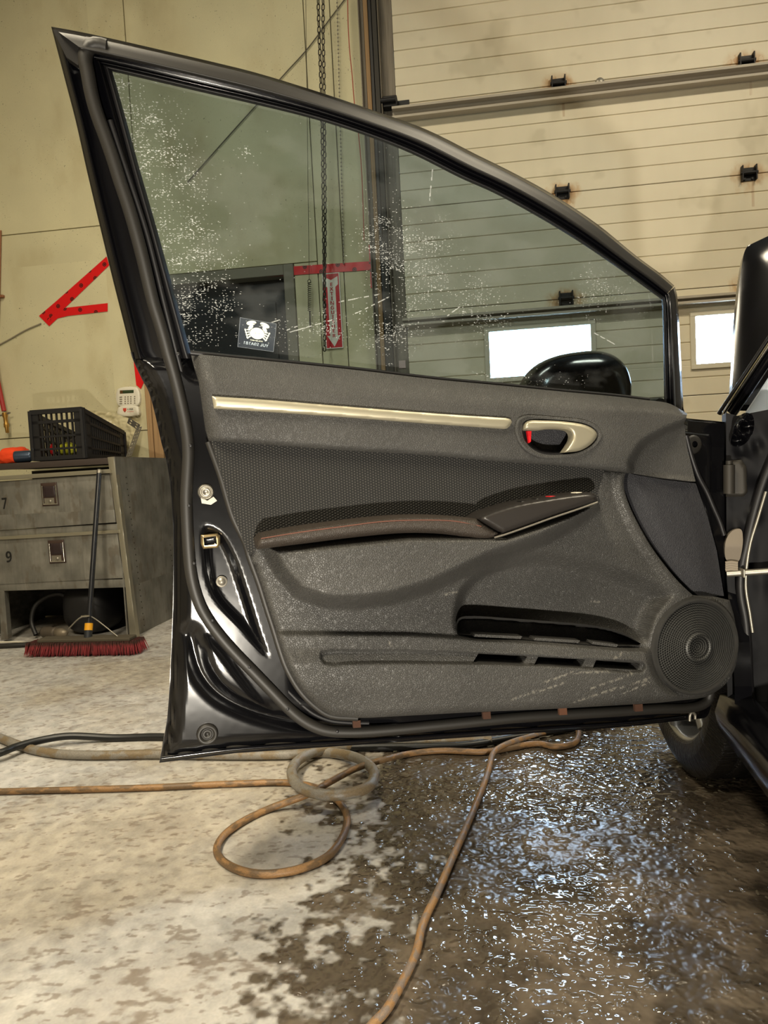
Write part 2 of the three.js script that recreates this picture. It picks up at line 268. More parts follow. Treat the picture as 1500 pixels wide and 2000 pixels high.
const mLeather = std({ srgb: '#332c26', roughness: 0.55, bumpMap: rep(grain, 16), bumpScale: 0.0005 });
const mRed = std({ srgb: '#c8141c', roughness: 0.5 });
const mSteelG = std({ srgb: '#b3ab9d', roughness: 0.55, metalness: 0.1, map: dataTex(256, 256, (i, j) => { const v = 0.62 + (fbm(i / 30, j / 10, 4, 9) - 0.5) * 0.3; return [v, v * 0.97, v * 0.93]; }, true) });
const tAlu = dataTex(512, 512, (i, j) => { const x = i / 64, y = j / 64, a = fbm(x, y, 5, 21), s = sst(0.58, 0.72, fbm(x * 2.2 + 8, y * 1.1, 4, 27)), v = 0.50 + (a - 0.5) * 0.22 + (fbm(x * 9, y * 0.8, 3, 15) - 0.5) * 0.06; return [lerp(v, 0.40, s * 0.45), lerp(v * 0.985, 0.36, s * 0.45), lerp(v * 0.93, 0.31, s * 0.45)]; }, true);
const mAlu = std({ map: rep(tAlu, 1.6), roughness: 0.50, metalness: 0.45 });
const mAluEdge = std({ srgb: '#aaa594', roughness: 0.36, metalness: 0.75 });
const mWood = std({ map: rep(dataTex(256, 512, (i, j) => { const v = fbm(i / 7, j / 90, 4, 2), w = 0.62 + (v - 0.5) * 0.35; return [w, w * 0.80, w * 0.56]; }, true), 2, 1), roughness: 0.7 });
const mDarkSteel = std({ srgb: '#2e2b26', roughness: 0.6, metalness: 0.3 });
const mPlBlack = std({ srgb: '#17171a', roughness: 0.5 });
const mWhitePl = std({ srgb: '#ded8c6', roughness: 0.45 });

// ------------------------------------------------------------------ the shell of the garage
const structure = (name, geo, mat) => { const o = single(name, geo, mat, '', ''); o.userData = { kind: 'structure' }; return o; };
const RX0 = -3.2, RX1 = 4.3, RZ1 = 3.8, CY = 4.7;
{
  const g = new THREE.PlaneGeometry(RX1 - RX0, RZ1 - WZ + 0.3, 1, 1); g.rotateX(-Math.PI / 2); g.translate((RX0 + RX1) / 2, 0, (WZ - 0.3 + RZ1) / 2);
  const p = g.attributes.position, u = g.attributes.uv; for (let i = 0; i < p.count; i++) u.setXY(i, (p.getX(i) - FX) / FS, (p.getZ(i) - FZ) / FS);
  const under = boxAB(V(RX0, -0.2, WZ - 0.3), V(RX1, -0.004, RZ1));
  structure('floor', [g, under], mFloor);
  structure('ceiling', boxAB(V(RX0 - 0.2, CY, WZ - 0.3), V(RX1 + 0.2, CY + 0.2, RZ1 + 0.2)), std({ srgb: '#8b8575', roughness: 0.9 }));
  structure('wall_left', boxAB(V(RX0 - 0.2, 0, WZ - 0.3), V(RX0, CY, RZ1)), std({ srgb: '#807a68', roughness: 0.85 }));
  structure('wall_right', boxAB(V(RX1, 0, WZ - 0.3), V(RX1 + 0.2, CY, RZ1)), std({ srgb: '#807a68', roughness: 0.85 }));
  structure('wall_back', boxAB(V(RX0 - 0.2, 0, RZ1), V(RX1 + 0.2, CY, RZ1 + 0.2)), std({ srgb: '#5f5b50', roughness: 0.85 }));
}
// front wall with its sheets; the passage door stands in it
const XA = onWall(268, 400).x, XB = onWall(597, 100).x, XC = onWall(651, 150).x, XJ = onWall(708, 100).x;
const DX0 = onWall(330, 1000).x, DX1 = onWall(560, 620).x, DY1 = onWall(470, 546).y;
{
  const w = new THREE.Group(); w.name = 'wall_front'; w.userData = { kind: 'structure' }; scene.add(w);
  const rectUV = (g) => { const p = g.attributes.position, u = g.attributes.uv; for (let i = 0; i < p.count; i++) u.setXY(i, p.getX(i), p.getY(i)); return g; };
  part(w, 'wall_core', merge([boxAB(V(RX0, 0, WZ - 0.3), V(DX0 - 0.02, CY, WZ - 0.014)), boxAB(V(DX0 - 0.02, DY1 + 0.02, WZ - 0.3), V(DX1 + 0.02, CY, WZ - 0.014)), boxAB(V(DX1 + 0.02, 0, WZ - 0.3), V(XJ, CY, WZ - 0.014)), boxAB(V(DX0 - 0.05, 0, WZ - 0.3), V(DX1 + 0.05, DY1 + 0.05, WZ - 0.22)),
    boxAB(V(XJ, 3.8, WZ - 0.3), V(RX1, CY, WZ - 0.1)), boxAB(V(XJ, 0, WZ - 0.3), V(GX0, 3.85, WZ - 0.06)), boxAB(V(GX0 + GW, 0, WZ - 0.3), V(RX1, 3.85, WZ - 0.06))]), mDull);
  const yb = onWall(75, 453).y, ya = onWall(30, 856).y, G = 0.003;
  const pan = (x0, x1, y0, y1) => part(w, 'panel', rectUV(boxAB(V(x0 + G, y0 + G, WZ - 0.014), V(x1 - G, y1 - G, WZ))), mWall);
  pan(RX0, XA, 0, ya); pan(RX0, XA, ya, yb); pan(RX0, XA, yb, CY);
  pan(XA, DX0 - 0.055, 0, DY1 + 0.06); pan(XA, XB, DY1 + 0.06, CY); pan(DX1 + 0.055, XB, 0, DY1 + 0.06); pan(XB, XC, 0, CY); pan(XC, XJ, 0, CY);
}
// dark passage door in a timber frame
{
  const d = new THREE.Group(); d.name = 'door_2'; d.userData = { kind: 'structure', label: 'dark passage door in a timber frame behind the car door' }; d.position.set((DX0 + DX1) / 2, 0, WZ); scene.add(d);
  part(d, 'leaf', boxAB(V(DX0, 0.01, WZ - 0.10), V(DX1, DY1, WZ - 0.06), 0.006), std({ srgb: '#25272b', roughness: 0.55 }));
  part(d, 'door_panel', boxAB(V(DX0 + 0.07, 1.0, WZ - 0.07), V(DX1 - 0.07, DY1 - 0.12, WZ - 0.052), 0.006), std({ srgb: '#1d1f23', roughness: 0.4 }));
  part(d, 'jamb', boxAB(V(DX0 - 0.052, 0, WZ - 0.2), V(DX0, DY1 + 0.055, WZ + 0.018), 0.004), mWood);
  part(d, 'jamb', boxAB(V(DX0 - 0.085, 0, WZ), V(DX0 - 0.054, DY1 + 0.055, WZ + 0.022), 0.004), mWood);
  part(d, 'jamb', boxAB(V(DX1, 0, WZ - 0.2), V(DX1 + 0.055, DY1 + 0.055, WZ + 0.018), 0.004), std({ srgb: '#7e786a', roughness: 0.7 }));
  part(d, 'head', boxAB(V(DX0, DY1, WZ - 0.2), V(DX1, DY1 + 0.055, WZ + 0.016), 0.004), std({ srgb: '#7e786a', roughness: 0.7 }));
}
// overhead door: ribbed sections, lit windows, hinges, stiffening struts
const WY0 = onWall(1360, 713).y, WY1 = onWall(1357, 617).y, WXs = onWall(1357, 665).x, WXw = onWall(1155, 660).x - onWall(955, 690).x, WXp = WXs - onWall(955, 690).x;
{
  const d = new THREE.Group(); d.name = 'door_1'; d.userData = { kind: 'structure', label: 'cream overhead garage door of ribbed sections with small windows' }; d.position.set(GX0 + GW / 2, 0, WZ); scene.add(d);
  const rib = (y0, y1, k) => { const p = [[y0, WZ - 0.045], [y0, WZ - 0.001]]; for (let i = 0; i <= 6; i++) { const y = JOINT(k) + 0.0889 * i; if (i > 0 && i < 6 && y > y0 + 0.01 && y < y1 - 0.01) p.push([y - 0.0045, WZ], [y - 0.0015, WZ - 0.005], [y + 0.0015, WZ - 0.005], [y + 0.0045, WZ]); } p.push([y1, WZ - 0.001], [y1, WZ - 0.045]); p.splice(2, 0, [y0 + 0.002, WZ]); p.splice(p.length - 2, 0, [y1 - 0.002, WZ]); return p; };
  const win = []; for (let i = -1; i < 4; i++) { const a = WXs + (i - 0) * WXp, b = a + WXw; if (a > GX0 + 0.05 && b < GX0 + GW - 0.05) win.push([a, b]); }
  const creased = (g) => g;
  for (let k = 0; k < 7; k++) {
    const y0 = JOINT(k) + 0.002, y1 = JOINT(k + 1) - 0.002; let g;
    if (k === 2) {
      const list = [prismX(rib(y0, WY0, k), GX0, GX0 + GW), prismX(rib(WY1, y1, k), GX0, GX0 + GW)]; let x = GX0;
      for (const [a, b] of [...win, [GX0 + GW, 0]]) { list.push(prismX(rib(WY0, WY1, k), x, a)); x = b; } g = merge(list);
    } else g = prismX(rib(y0, y1, k), GX0, GX0 + GW);
    part(d, 'section', creased(g), mDoor);
  }
  part(d, 'joint_backing', merge([1, 2, 3, 4, 5, 6].map((k) => boxAB(V(GX0, JOINT(k) - 0.012, WZ - 0.05), V(GX0 + GW, JOINT(k) + 0.012, WZ - 0.012)))), mDarkSteel);
  const frameM = std({ srgb: '#c9c2ae', roughness: 0.5 }), glassM = std({ color: 0xffffff, transmission: 1, thickness: 0, roughness: 0.02, ior: 1.45 });
  win.forEach(([a, b]) => {
    const f = new THREE.Group(); f.name = 'door_window'; f.position.set((a + b) / 2, (WY0 + WY1) / 2, WZ).sub(origin(d)); d.add(f); const t = 0.022;
    part(f, 'window_frame', merge([boxAB(V(a - t, WY0 - t, WZ), V(b + t, WY0 + 0.004, WZ + 0.011), 0.003), boxAB(V(a - t, WY1 - 0.004, WZ), V(b + t, WY1 + t, WZ + 0.011), 0.003), boxAB(V(a - t, WY0 - 0.002, WZ), V(a + 0.004, WY1 + 0.002, WZ + 0.010), 0.003), boxAB(V(b - 0.004, WY0 - 0.002, WZ), V(b + t, WY1 + 0.002, WZ + 0.010), 0.003)]), frameM);
    part(f, 'pane', boxAB(V(a, WY0, WZ - 0.024), V(b, WY1, WZ - 0.021)), glassM);
  });
  const strut = (yt, yb, dep, m) => { const y0 = yb, y1 = yt; return part(d, 'strut', prismX([[y0, WZ + 0.004], [y0, WZ + dep], [y0 + 0.012, WZ + dep], [y0 + 0.012, WZ + 0.018], [y1 - 0.012, WZ + 0.018], [y1 - 0.012, WZ + dep], [y1, WZ + dep], [y1, WZ + 0.004]], GX0 - 0.02, GX0 + GW - 0.1), m); };
  const mStrut = std({ srgb: '#a89f90', roughness: 0.5 });
  strut(onWall(1325, 152).y, onWall(1325, 176).y, 0.055, mStrut); strut(onWall(1325, 583).y, onWall(1325, 598).y, 0.05, mStrut);
  // hinges: two knuckled leaves each
  const hm = std({ srgb: '#1b1a1c', roughness: 0.5, metalness: 0.4 });
  for (const hx of HINGE_X) for (const k of [2, 3, 4, 5]) {
    const y = JOINT(k), h = []; h.push(boxAB(V(hx - 0.032, y - 0.034, WZ + 0.001), V(hx + 0.032, y + 0.03, WZ + 0.005), 0.001)); for (const s of [-1, 1]) h.push(boxAB(V(hx + s * 0.032 - 0.003, y - 0.036, WZ + 0.001), V(hx + s * 0.032 + 0.003, y + 0.036, WZ + 0.03), 0.001));
    h.push(rod(V(hx - 0.04, y, WZ + 0.02), V(hx + 0.04, y, WZ + 0.02), 0.008)); for (const s of [-0.018, 0.018]) h.push(rod(V(hx + s, y - 0.024, WZ + 0.004), V(hx + s, y - 0.024, WZ + 0.01), 0.006, 6));
    part(d, 'hinge', merge(h), hm);
  }
  part(d, 'bolt_cap', lathe([[0, 0.02], [0.016, 0.018], [0.022, 0.01], [0.023, 0]], V(onWall(1171, 160).x, onWall(1171, 162).y, WZ), V(0, 0, 1), 16), mZinc);
  // roller bracket at the track
  const rb = onWall(768, 206); part(d, 'roller_bracket', merge([boxAB(V(rb.x - 0.05, rb.y - 0.028, WZ), V(rb.x + 0.025, rb.y + 0.028, WZ + 0.05), 0.006), boxAB(V(rb.x + 0.02, rb.y - 0.02, WZ), V(rb.x + 0.085, rb.y + 0.018, WZ + 0.006), 0.002), rod(V(rb.x - 0.07, rb.y, WZ + 0.06), V(rb.x + 0.02, rb.y, WZ + 0.06), 0.012)]), hm);
}
// door track and jamb members beside the overhead door
{
  const at = (px) => onWall(px, 100).x, o = new THREE.Group(); o.name = 'trim_1'; o.userData = { kind: 'structure', label: 'steel track, angle and timber strip beside the garage door' }; o.position.set(at(740), 0, WZ); scene.add(o);
  part(o, 'steel_angle', merge([boxAB(V(at(705), 0, WZ), V(at(714), 3.9, WZ + 0.02), 0.002), boxAB(V(at(705), 0, WZ), V(at(707), 3.9, WZ + 0.05), 0.001)]), mSteelG);
  part(o, 'timber_strip', boxAB(V(at(714.5), 0, WZ), V(at(723), 3.9, WZ + 0.03), 0.003), mWood);
  part(o, 'rubber_seal', boxAB(V(at(723), 0, WZ), V(at(731), 3.9, WZ + 0.025), 0.004), mRubberDark);
  part(o, 'track', merge([boxAB(V(at(731), 0, WZ + 0.0), V(at(733), 3.9, WZ + 0.075), 0.001), boxAB(V(at(731), 0, WZ + 0.07), V(at(741), 3.9, WZ + 0.075), 0.001), boxAB(V(at(731), 0, WZ + 0.01), V(at(741), 3.9, WZ + 0.014), 0.001)]), mDarkSteel);
  part(o, 'angle_post', merge([boxAB(V(at(742), 0, WZ - 0.05), V(at(768.5), 3.9, WZ + 0.004), 0.002), boxAB(V(at(742), 0, WZ), V(at(744), 3.9, WZ + 0.06), 0.001)]), mSteelG);
  const nb = onWall(786, 712); part(o, 'notice_plate', boxAB(V(nb.x - 0.018, nb.y - 0.02, WZ + 0.005), V(nb.x + 0.018, nb.y + 0.02, WZ + 0.009)), std({ srgb: '#b9a3a0', roughness: 0.6 }));
}
// ceiling lamps: warm tubes in troughs
{
  const tray = std({ srgb: '#e6e2d6', roughness: 0.5 }), glow = std({ srgb: '#fff1cf', roughness: 0.5, emissive: new THREE.Color(1, 0.86, 0.58), emissiveIntensity: 6 });
  const lamp = (x, y, z, I, label, turn) => {
    const t = thing('ceiling_lamp', label, 'lamp', V(x, y, z));
    const W = turn ? 0.34 : 1.3, D = turn ? 1.3 : 0.34;
    part(t, 'lamp_tray', merge([boxAB(V(x - W / 2, y + 0.03, z - D / 2), V(x + W / 2, y + 0.06, z + D / 2), 0.005), rod(V(x, y + 0.05, z), V(x, CY, z), 0.008)]), tray);
    part(t, 'lamp_diffuser', boxAB(V(x - W / 2 + 0.02, y, z - D / 2 + 0.02), V(x + W / 2 - 0.02, y + 0.028, z + D / 2 - 0.02), 0.008), glow);
    const l = new THREE.RectAreaLight(new THREE.Color(1, 0.88, 0.66), I, W, D); l.position.set(0, -0.012, 0); l.rotation.x = -Math.PI / 2; t.add(l);
  };
  lamp(-1.3, 4.0, -1.5, 36, 'ceiling lamp over the tool cabinet side');
  lamp(1.9, 4.0, -1.3, 58, 'ceiling lamp over the hood of the car');
  lamp(-0.95, 3.0, 0.7, 108, 'ceiling lamp behind the photographer', true);
}
// ------------------------------------------------------------------ the car with its driver's door swung open
const car = thing('car', 'black sedan with its front door swung wide open and its hood raised', 'car', carP(0.4, 0, 0.9));
const cdoor = sub(car, 'car_door', carP(0, 0, 0)); cdoor.userData.label = 'opened black car door seen from its grey trimmed inner side';
// outlines, in pixels of the photograph
const LEFT = curve([[255, 688], [259, 701], [278, 742], [290, 764], [304, 814], [316, 868], [324, 895], [333, 950], [337, 1010], [339, 1060], [338, 1140], [337, 1210], [333, 1300], [327, 1397], [319, 1450], [311, 1490]], 3);
const BOTTOM = [[460, 1471], [580, 1463], [700, 1455], [900, 1441], [1100, 1428], [1230, 1419], [1350, 1405]];
const INNER = [...LEFT, ...BOTTOM, ...curve([[1366, 1404], [1380, 1400], [1389, 1378], [1393, 1340]], 4), [1408, 1325], [1417, 1240], [1417, 1166], [1416, 1042], [1416, 840], [1416, 824], [1341, 817], [1334, 795], [1300, 800], [850, 765], [590, 735], [385, 715], [372, 690]];
const PANEL_LEFT = [[409, 863], [433, 930], [457, 1010], [481, 1060], [490, 1090], [508, 1140], [522, 1185], [535, 1225], [548, 1267], [561, 1303], [588, 1349], [620, 1381], [647, 1397], [700, 1402]];
{ // inner sheet: a hem at the rim, a channel for the seal, pressed dents
  const dentA = loop([[402, 1240], [430, 1262], [470, 1315], [505, 1360], [540, 1392], [500, 1385], [450, 1362], [412, 1318], [398, 1280]]), dentB = loop([[398, 1085], [415, 1160], [470, 1225], [520, 1280], [505, 1230], [480, 1150], [455, 1080], [430, 1040], [402, 1030]]);
  const low = curve([[372, 1240], [392, 1310], [425, 1352], [480, 1382], [560, 1405], [650, 1422], [760, 1428]], 4);
  const wf = (x, y) => {
    const d = sd(INNER, x, y); let w = -0.035 * sst(560, 640, x) * sst(1390, 1330, x) * sst(850, 900, y) * sst(1375, 1330, y) - 0.022 + 0.016 * sst(7, 12, d) + 0.012 * sst(16, 30, d);
    w += 0.010 * sst(-2, 16, sd(dentA, x, y)) - 0.012 * sst(-2, 14, sd(dentB, x, y));
    const m = lineDist(low, x, y); w -= 0.014 * Math.exp(-((m / 15) ** 2));
    return w;
  };
  part(cdoor, 'inner_sheet', sheet(INNER, wf, { step: 6, back: 0.085 }), mPaintIn);
  part(cdoor, 'outer_skin', sheet(INNER, () => -0.02, { step: 60, map: (x, y) => P(x, y, -0.02).addScaledVector(EW, -0.09) }), mPaint);
}
// window frame stations: outer and inner edge
const ST = [[259, 701, 374, 700], [244, 640, 358, 640], [220, 545, 332, 545], [197, 450, 306, 450], [170, 335, 273, 335], [147, 233, 245, 233], [128, 160, 226, 165]];
const STT = [[100, 52, 218, 138], [150, 61, 224, 139.5], [207, 73, 240, 143], [330, 101, 322, 162], [420, 122, 408, 182], [500, 142, 487, 200], [633, 183, 615, 232], [733, 217, 712, 263], [833, 253, 806, 300], [933, 303, 900, 347], [1000, 336, 965, 376], [1080, 380, 1043, 418], [1167, 438, 1126, 468], [1243, 500, 1203, 520], [1293, 537, 1255, 557], [1317, 558, 1293, 585]];
const STR = [[1318, 560, 1292, 584], [1323, 580, 1294, 600], [1328, 667, 1296, 680], [1335, 800, 1298, 800]];
{
  const prof = [[0, -0.05], [0, -0.026], [0.05, -0.02], [0.10, -0.006], [0.16, 0.004], [0.46, 0.014], [0.52, 0.016], [0.56, 0.010], [0.60, -0.006], [0.74, -0.008], [0.78, -0.003], [0.84, -0.003], [0.88, -0.012], [1.0, -0.016], [1.0, -0.05]];
  const stL = [...ST, [100, 52, 218, 138]];
  const profL = [[0, -0.05], [0, -0.024], [0.05, -0.018], [0.10, -0.004], [0.16, -0.004], [0.22, -0.012], [0.46, -0.012], [0.52, -0.004], [0.72, -0.004], [0.76, 0.002], [0.82, 0.002], [0.88, -0.01], [0.95, -0.012], [1, -0.018], [1, -0.05]];
  const closeBack = (st) => ribbon(st, [[0, -0.05], [1, -0.05]], 4);
  part(cdoor, 'window_frame', merge([ribbon(stL, profL, 4), ribbon(STT, prof, 5), ribbon(STR, prof, 4), closeBack(stL), closeBack(STT), closeBack(STR)]), mPaint);
  part(cdoor, 'frame_trim', merge([ribbon(STT, [[0.10, -0.002], [0.13, 0.007], [0.30, 0.012], [0.44, 0.018], [0.50, 0.019], [0.56, 0.013], [0.58, 0.0]], 5), ribbon(STR, [[0.10, -0.002], [0.13, 0.006], [0.40, 0.012], [0.48, 0.008], [0.5, 0.0]], 4)]), mTrimFrame);
  part(cdoor, 'corner_gusset', sheet([[103, 57], [168, 71], [158, 82], [152, 100], [153, 128], [130, 112]], () => 0.003, { step: 8, back: 0.01 }), mTrimFrame);
  part(cdoor, 'glass_run', merge([ribbon(stL, [[0.86, -0.006], [0.9, 0.001], [0.955, 0.0], [1.01, -0.013]], 4), ribbon(STT, [[0.86, -0.004], [0.90, 0.0], [0.96, -0.003], [1.02, -0.013]], 5), ribbon(STR, [[0.82, -0.004], [0.88, 0.002], [0.95, 0.0], [1.02, -0.013]], 4)]), mRubberDark);
  // the hollow rubber seal that runs round the door
  const seal = curve([[208, 92], [185, 87], [171, 95], [166, 114], [171, 142], [180, 190], [193, 233], [214, 290], [233, 350], [265, 450], [299, 590], [316, 645], [328, 690], [338, 724], [352, 780], [364, 840], [368, 885], [366, 930], [364, 970], [366, 1030], [369, 1080], [375, 1130], [392, 1185], [420, 1230], [460, 1277], [510, 1328], [563, 1383], [600, 1412], [640, 1427], [700, 1429], [764, 1425], [900, 1412], [1026, 1400], [1147, 1393], [1290, 1384], [1360, 1380], [1382, 1368], [1389, 1340]], 3);
  const sealR = (w, r, dx = 0) => tube(seal.filter((_, i) => i % 2 === 0).map((p) => P(p[0] + dx, p[1], w)), r, 260, 10);
  const body = sealR(0.008, 0.0095), lip = tube(curve([[215, 235], [236, 300], [256, 360], [288, 460], [320, 590], [345, 690], [358, 740], [372, 800], [383, 850], [388, 890], [386, 930], [382, 960], [383, 1020], [384, 1060], [389, 1110], [400, 1150], [430, 1200], [470, 1252], [520, 1305], [575, 1362], [610, 1392], [650, 1408], [720, 1412]], 2).map((p) => P(p[0], p[1], 0.002)), 0.0042, 180, 8);
  part(cdoor, 'door_seal', body, mRubber, 'thick dark rubber seal round the door');
  part(cdoor, 'seal_lip', lip, mRubberDark);
  // small holes' plugs along the seal
  for (const [x, y] of [[348, 691], [372, 870], [369, 987], [379, 1100], [415, 1212], [487, 1303], [562, 1385], [659, 1429]]) part(cdoor, 'seal_hole', lathe([[0, 0.0012], [0.0022, 0.001], [0.0026, 0]], P(x, y, 0.0172), EW, 10), mRubberDark);
  part(cdoor, 'bottom_flange', tube([[316, 1481], [460, 1463], [700, 1447], [900, 1433], [1100, 1420], [1230, 1411], [1350, 1398]].map((p) => P(p[0], p[1], -0.004)), 0.0035, 60, 6), mPaint);
}
// pane, water marks, sticker
const GLASS = [...curve([[210, 132], [322, 158], [408, 178], [487, 197], [615, 228], [712, 259], [806, 296], [900, 342], [965, 371], [1043, 413], [1126, 463], [1203, 515], [1255, 552], [1297, 582]], 3), [1300, 790], [1100, 772], [850, 748], [583, 718], [378, 698], [350, 625], [320, 520], [273, 345], [240, 235]];
{
  const glassM = std({ color: new THREE.Color().setRGB(0.39, 0.50, 0.58), transmission: 1, thickness: 0, roughness: 0.015, ior: 1.5 });
  part(cdoor, 'window_glass', sheet(GLASS, () => -0.014, { step: 24 }), glassM, 'tinted side window with dried water marks');
  const N = 1024, U0 = 0.0, US = 1.12, V0 = 0.80, VS = 0.62, TN = (v) => tumble(v) - 0.0125;
  const blob = [[300, 300, 60, 90], [345, 380, 60, 70], [385, 560, 70, 80], [255, 210, 30, 70], [370, 640, 60, 50], [740, 440, 45, 60], [770, 500, 50, 50], [480, 300, 18, 18], [455, 505, 22, 18], [420, 590, 40, 30], [560, 650, 40, 28], [640, 640, 30, 28], [760, 640, 60, 60], [830, 480, 60, 50], [830, 560, 60, 40], [940, 600, 60, 50], [300, 250, 40, 60], [380, 460, 40, 60], [960, 730, 30, 25], [1040, 745, 80, 14], [1180, 560, 60, 60]];
  const scr = [[330, 165, 410, 165], [545, 655, 700, 610], [700, 610, 760, 580], [500, 640, 545, 625], [845, 330, 838, 400], [660, 590, 740, 575], [870, 620, 910, 590], [1160, 650, 1200, 672], [560, 645, 600, 630]];
  const rr = rng(11);
  const d = new Uint8Array(N * N * 4);
  const pm = new Float32Array(64 * 64 * 2);
  for (let j = 0; j < 64; j++) for (let i = 0; i < 64; i++) { const u = U0 + i / 63 * US, v = V0 + j / 63 * VS, q = toPixel(HP.clone().addScaledVector(EU, u).addScaledVector(EW, TN(v)).setY(v)); pm[(j * 64 + i) * 2] = q[0]; pm[(j * 64 + i) * 2 + 1] = q[1]; }
  for (let j = 0; j < N; j++) for (let i = 0; i < N; i++) {
    const fi = Math.min(62.999, i / (N - 1) * 63), fj = Math.min(62.999, j / (N - 1) * 63), ii = Math.floor(fi), jj = Math.floor(fj), a = fi - ii, b = fj - jj, at = (c) => lerp(lerp(pm[(jj * 64 + ii) * 2 + c], pm[(jj * 64 + ii + 1) * 2 + c], a), lerp(pm[((jj + 1) * 64 + ii) * 2 + c], pm[((jj + 1) * 64 + ii + 1) * 2 + c], a), b), px = at(0), py = at(1);
    let den = 0.05; for (const [cx, cy, sx, sy] of blob) { const q = ((px - cx) / sx) ** 2 + ((py - cy) / sy) ** 2; if (q < 6) den += 0.85 * Math.exp(-q); }
    const rim = px - (218 + (py - 138) * 0.281); if (rim < 26) den += 0.9 * sst(26, 4, rim);
    const n = vnoise(i / 1.25, j / 1.25, 3), m = fbm(i / 22, j / 22, 3, 8);
    let al = n > 1 - 0.25 * clamp(den) * lerp(0.35, 1, sst(0.3, 0.65, m)) ? 0.25 + 0.55 * vnoise(i / 2.3, j / 2.3, 4) : 0;
    al = Math.max(al, 0.035 * sst(0.4, 0.7, fbm(i / 60, j / 60, 4, 2)));
    for (const [ax, ay, bx, by] of scr) { const ex = bx - ax, ey = by - ay, t = clamp(((px - ax) * ex + (py - ay) * ey) / (ex * ex + ey * ey)), q = Math.hypot(px - ax - ex * t, py - ay - ey * t); if (q < 0.9 && vnoise(i / 5, j / 5, 6) > 0.42) al = Math.max(al, 0.45); }
    const k = (j * N + i) * 4; d[k] = d[k + 1] = d[k + 2] = clamp(al) * 255; d[k + 3] = 255;
  }
  const t = new THREE.DataTexture(d, N, N, THREE.RGBAFormat); t.magFilter = t.minFilter = THREE.LinearFilter; t.wrapS = t.wrapT = THREE.ClampToEdgeWrapping; t.repeat.set(1 / US, 1 / VS); t.offset.set(-U0 / US, -V0 / VS); t.needsUpdate = true;
  part(cdoor, 'water_marks', sheet(GLASS, () => -0.0125, { step: 24 }), std({ srgb: '#e4e8e6', roughness: 0.8, alphaMap: t, transparent: true, depthWrite: false }), 'white dried water spots and scratches on the window');
  // service sticker on the pane, seen from behind so that its print reads mirrored
  const c = document.createElement('canvas'); c.width = 512; c.height = 480; const x = c.getContext('2d'); x.clearRect(0, 0, 512, 480);
  x.save(); x.translate(512, 0); x.scale(-1, 1);
  x.fillStyle = 'rgba(110,122,138,0.16)'; x.fillRect(8, 8, 496, 464); x.strokeStyle = 'rgba(190,200,210,0.5)'; x.lineWidth = 4; x.strokeRect(8, 8, 496, 464);
  x.fillStyle = '#eef2dc'; const ell = (cx, cy, a, b, r = 0) => { x.beginPath(); x.ellipse(cx, cy, a, b, r, 0, Math.PI * 2); x.fill(); };
  ell(256, 212, 98, 92);
  for (const s of [-1, 1]) { ell(256 + s * 96, 128, 26, 46, s * -0.55); ell(256 + s * 92, 62, 68, 36, s * 0.35); for (let k = 0; k < 4; k++) { ell(256 + s * (122 - k * 8), 176 + k * 34, 28, 11, s * (0.0 + k * 0.28)); ell(256 + s * (164 - k * 12), 186 + k * 38, 12, 20, s * (0.3 + k * 0.1)); } }
  x.globalCompositeOperation = 'destination-out'; for (const s of [-1, 1]) { x.beginPath(); x.moveTo(256 + s * 20, 74); x.lineTo(256 + s * 86, 60); x.lineTo(256 + s * 20, 58); x.fill(); }
  x.globalCompositeOperation = 'source-over'; x.fillStyle = 'rgba(120,130,110,0.6)'; x.font = 'bold 36px sans-serif'; x.textAlign = 'center'; x.fillText('x - x', 256, 220);
  x.fillStyle = '#eef2dc'; x.font = 'bold 26px sans-serif'; x.fillText('7770-481-0077', 256, 340); x.fillStyle = '#c3d3de'; x.font = '66px sans-serif'; x.fillText('YUL S9A181', 262, 412);
  x.restore();
  const ct = new THREE.CanvasTexture(c); ct.colorSpace = THREE.SRGBColorSpace;
  const q = [[468, 619], [541, 632], [535, 688], [463, 678]].map((p) => P(p[0], p[1], -0.0115)), g = new THREE.BufferGeometry();
  g.setAttribute('position', new THREE.Float32BufferAttribute(q.flatMap((p) => [p.x, p.y, p.z]), 3)); g.setAttribute('uv', new THREE.Float32BufferAttribute([0, 1, 1, 1, 1, 0, 0, 0], 2)); g.setIndex([0, 3, 1, 1, 3, 2]); g.computeVertexNormals();
  part(cdoor, 'window_sticker', g, std({ map: ct, transparent: true, roughness: 0.5 }), 'clear square sticker with a white crab emblem, seen from behind');
}
// ---- trim panel
const SILL = curve([[372, 690], [450, 698], [583, 711], [716, 725], [850, 741], [980, 753], [1100, 765], [1200, 774], [1267, 782], [1300, 786], [1318, 793], [1342, 808]], 3);
const CREASE = curve([[376, 752], [427, 767], [617, 779], [850, 796], [1002, 805], [1250, 808], [1342, 812]], 6);
const LOWER = curve([[1358, 941], [1297, 934], [1230, 924], [1117, 911], [983, 902], [850, 890], [683, 880], [517, 868], [408, 861]], 4);
const SCOOP = curve([[1229, 924], [1228, 905], [1236, 889], [1251, 867], [1283, 846], [1316, 831], [1336, 822]], 6);
const yAt = (c, x) => { for (let i = 1; i < c.length; i++) { const a = c[i - 1], b = c[i]; if ((a[0] - x) * (b[0] - x) <= 0 && a[0] !== b[0]) return lerp(a[1], b[1], (x - a[0]) / (b[0] - a[0])); } return x < c[0][0] === c[0][0] < c[c.length - 1][0] ? c[0][1] : c[c.length - 1][1]; };
const BEZEL = loop([[1005, 838], [1010, 820], [1024, 812], [1055, 812], [1090, 815], [1143, 821], [1168, 834], [1177, 851], [1166, 870], [1138, 888], [1103, 895], [1058, 895], [1031, 884], [1013, 865]], 4);
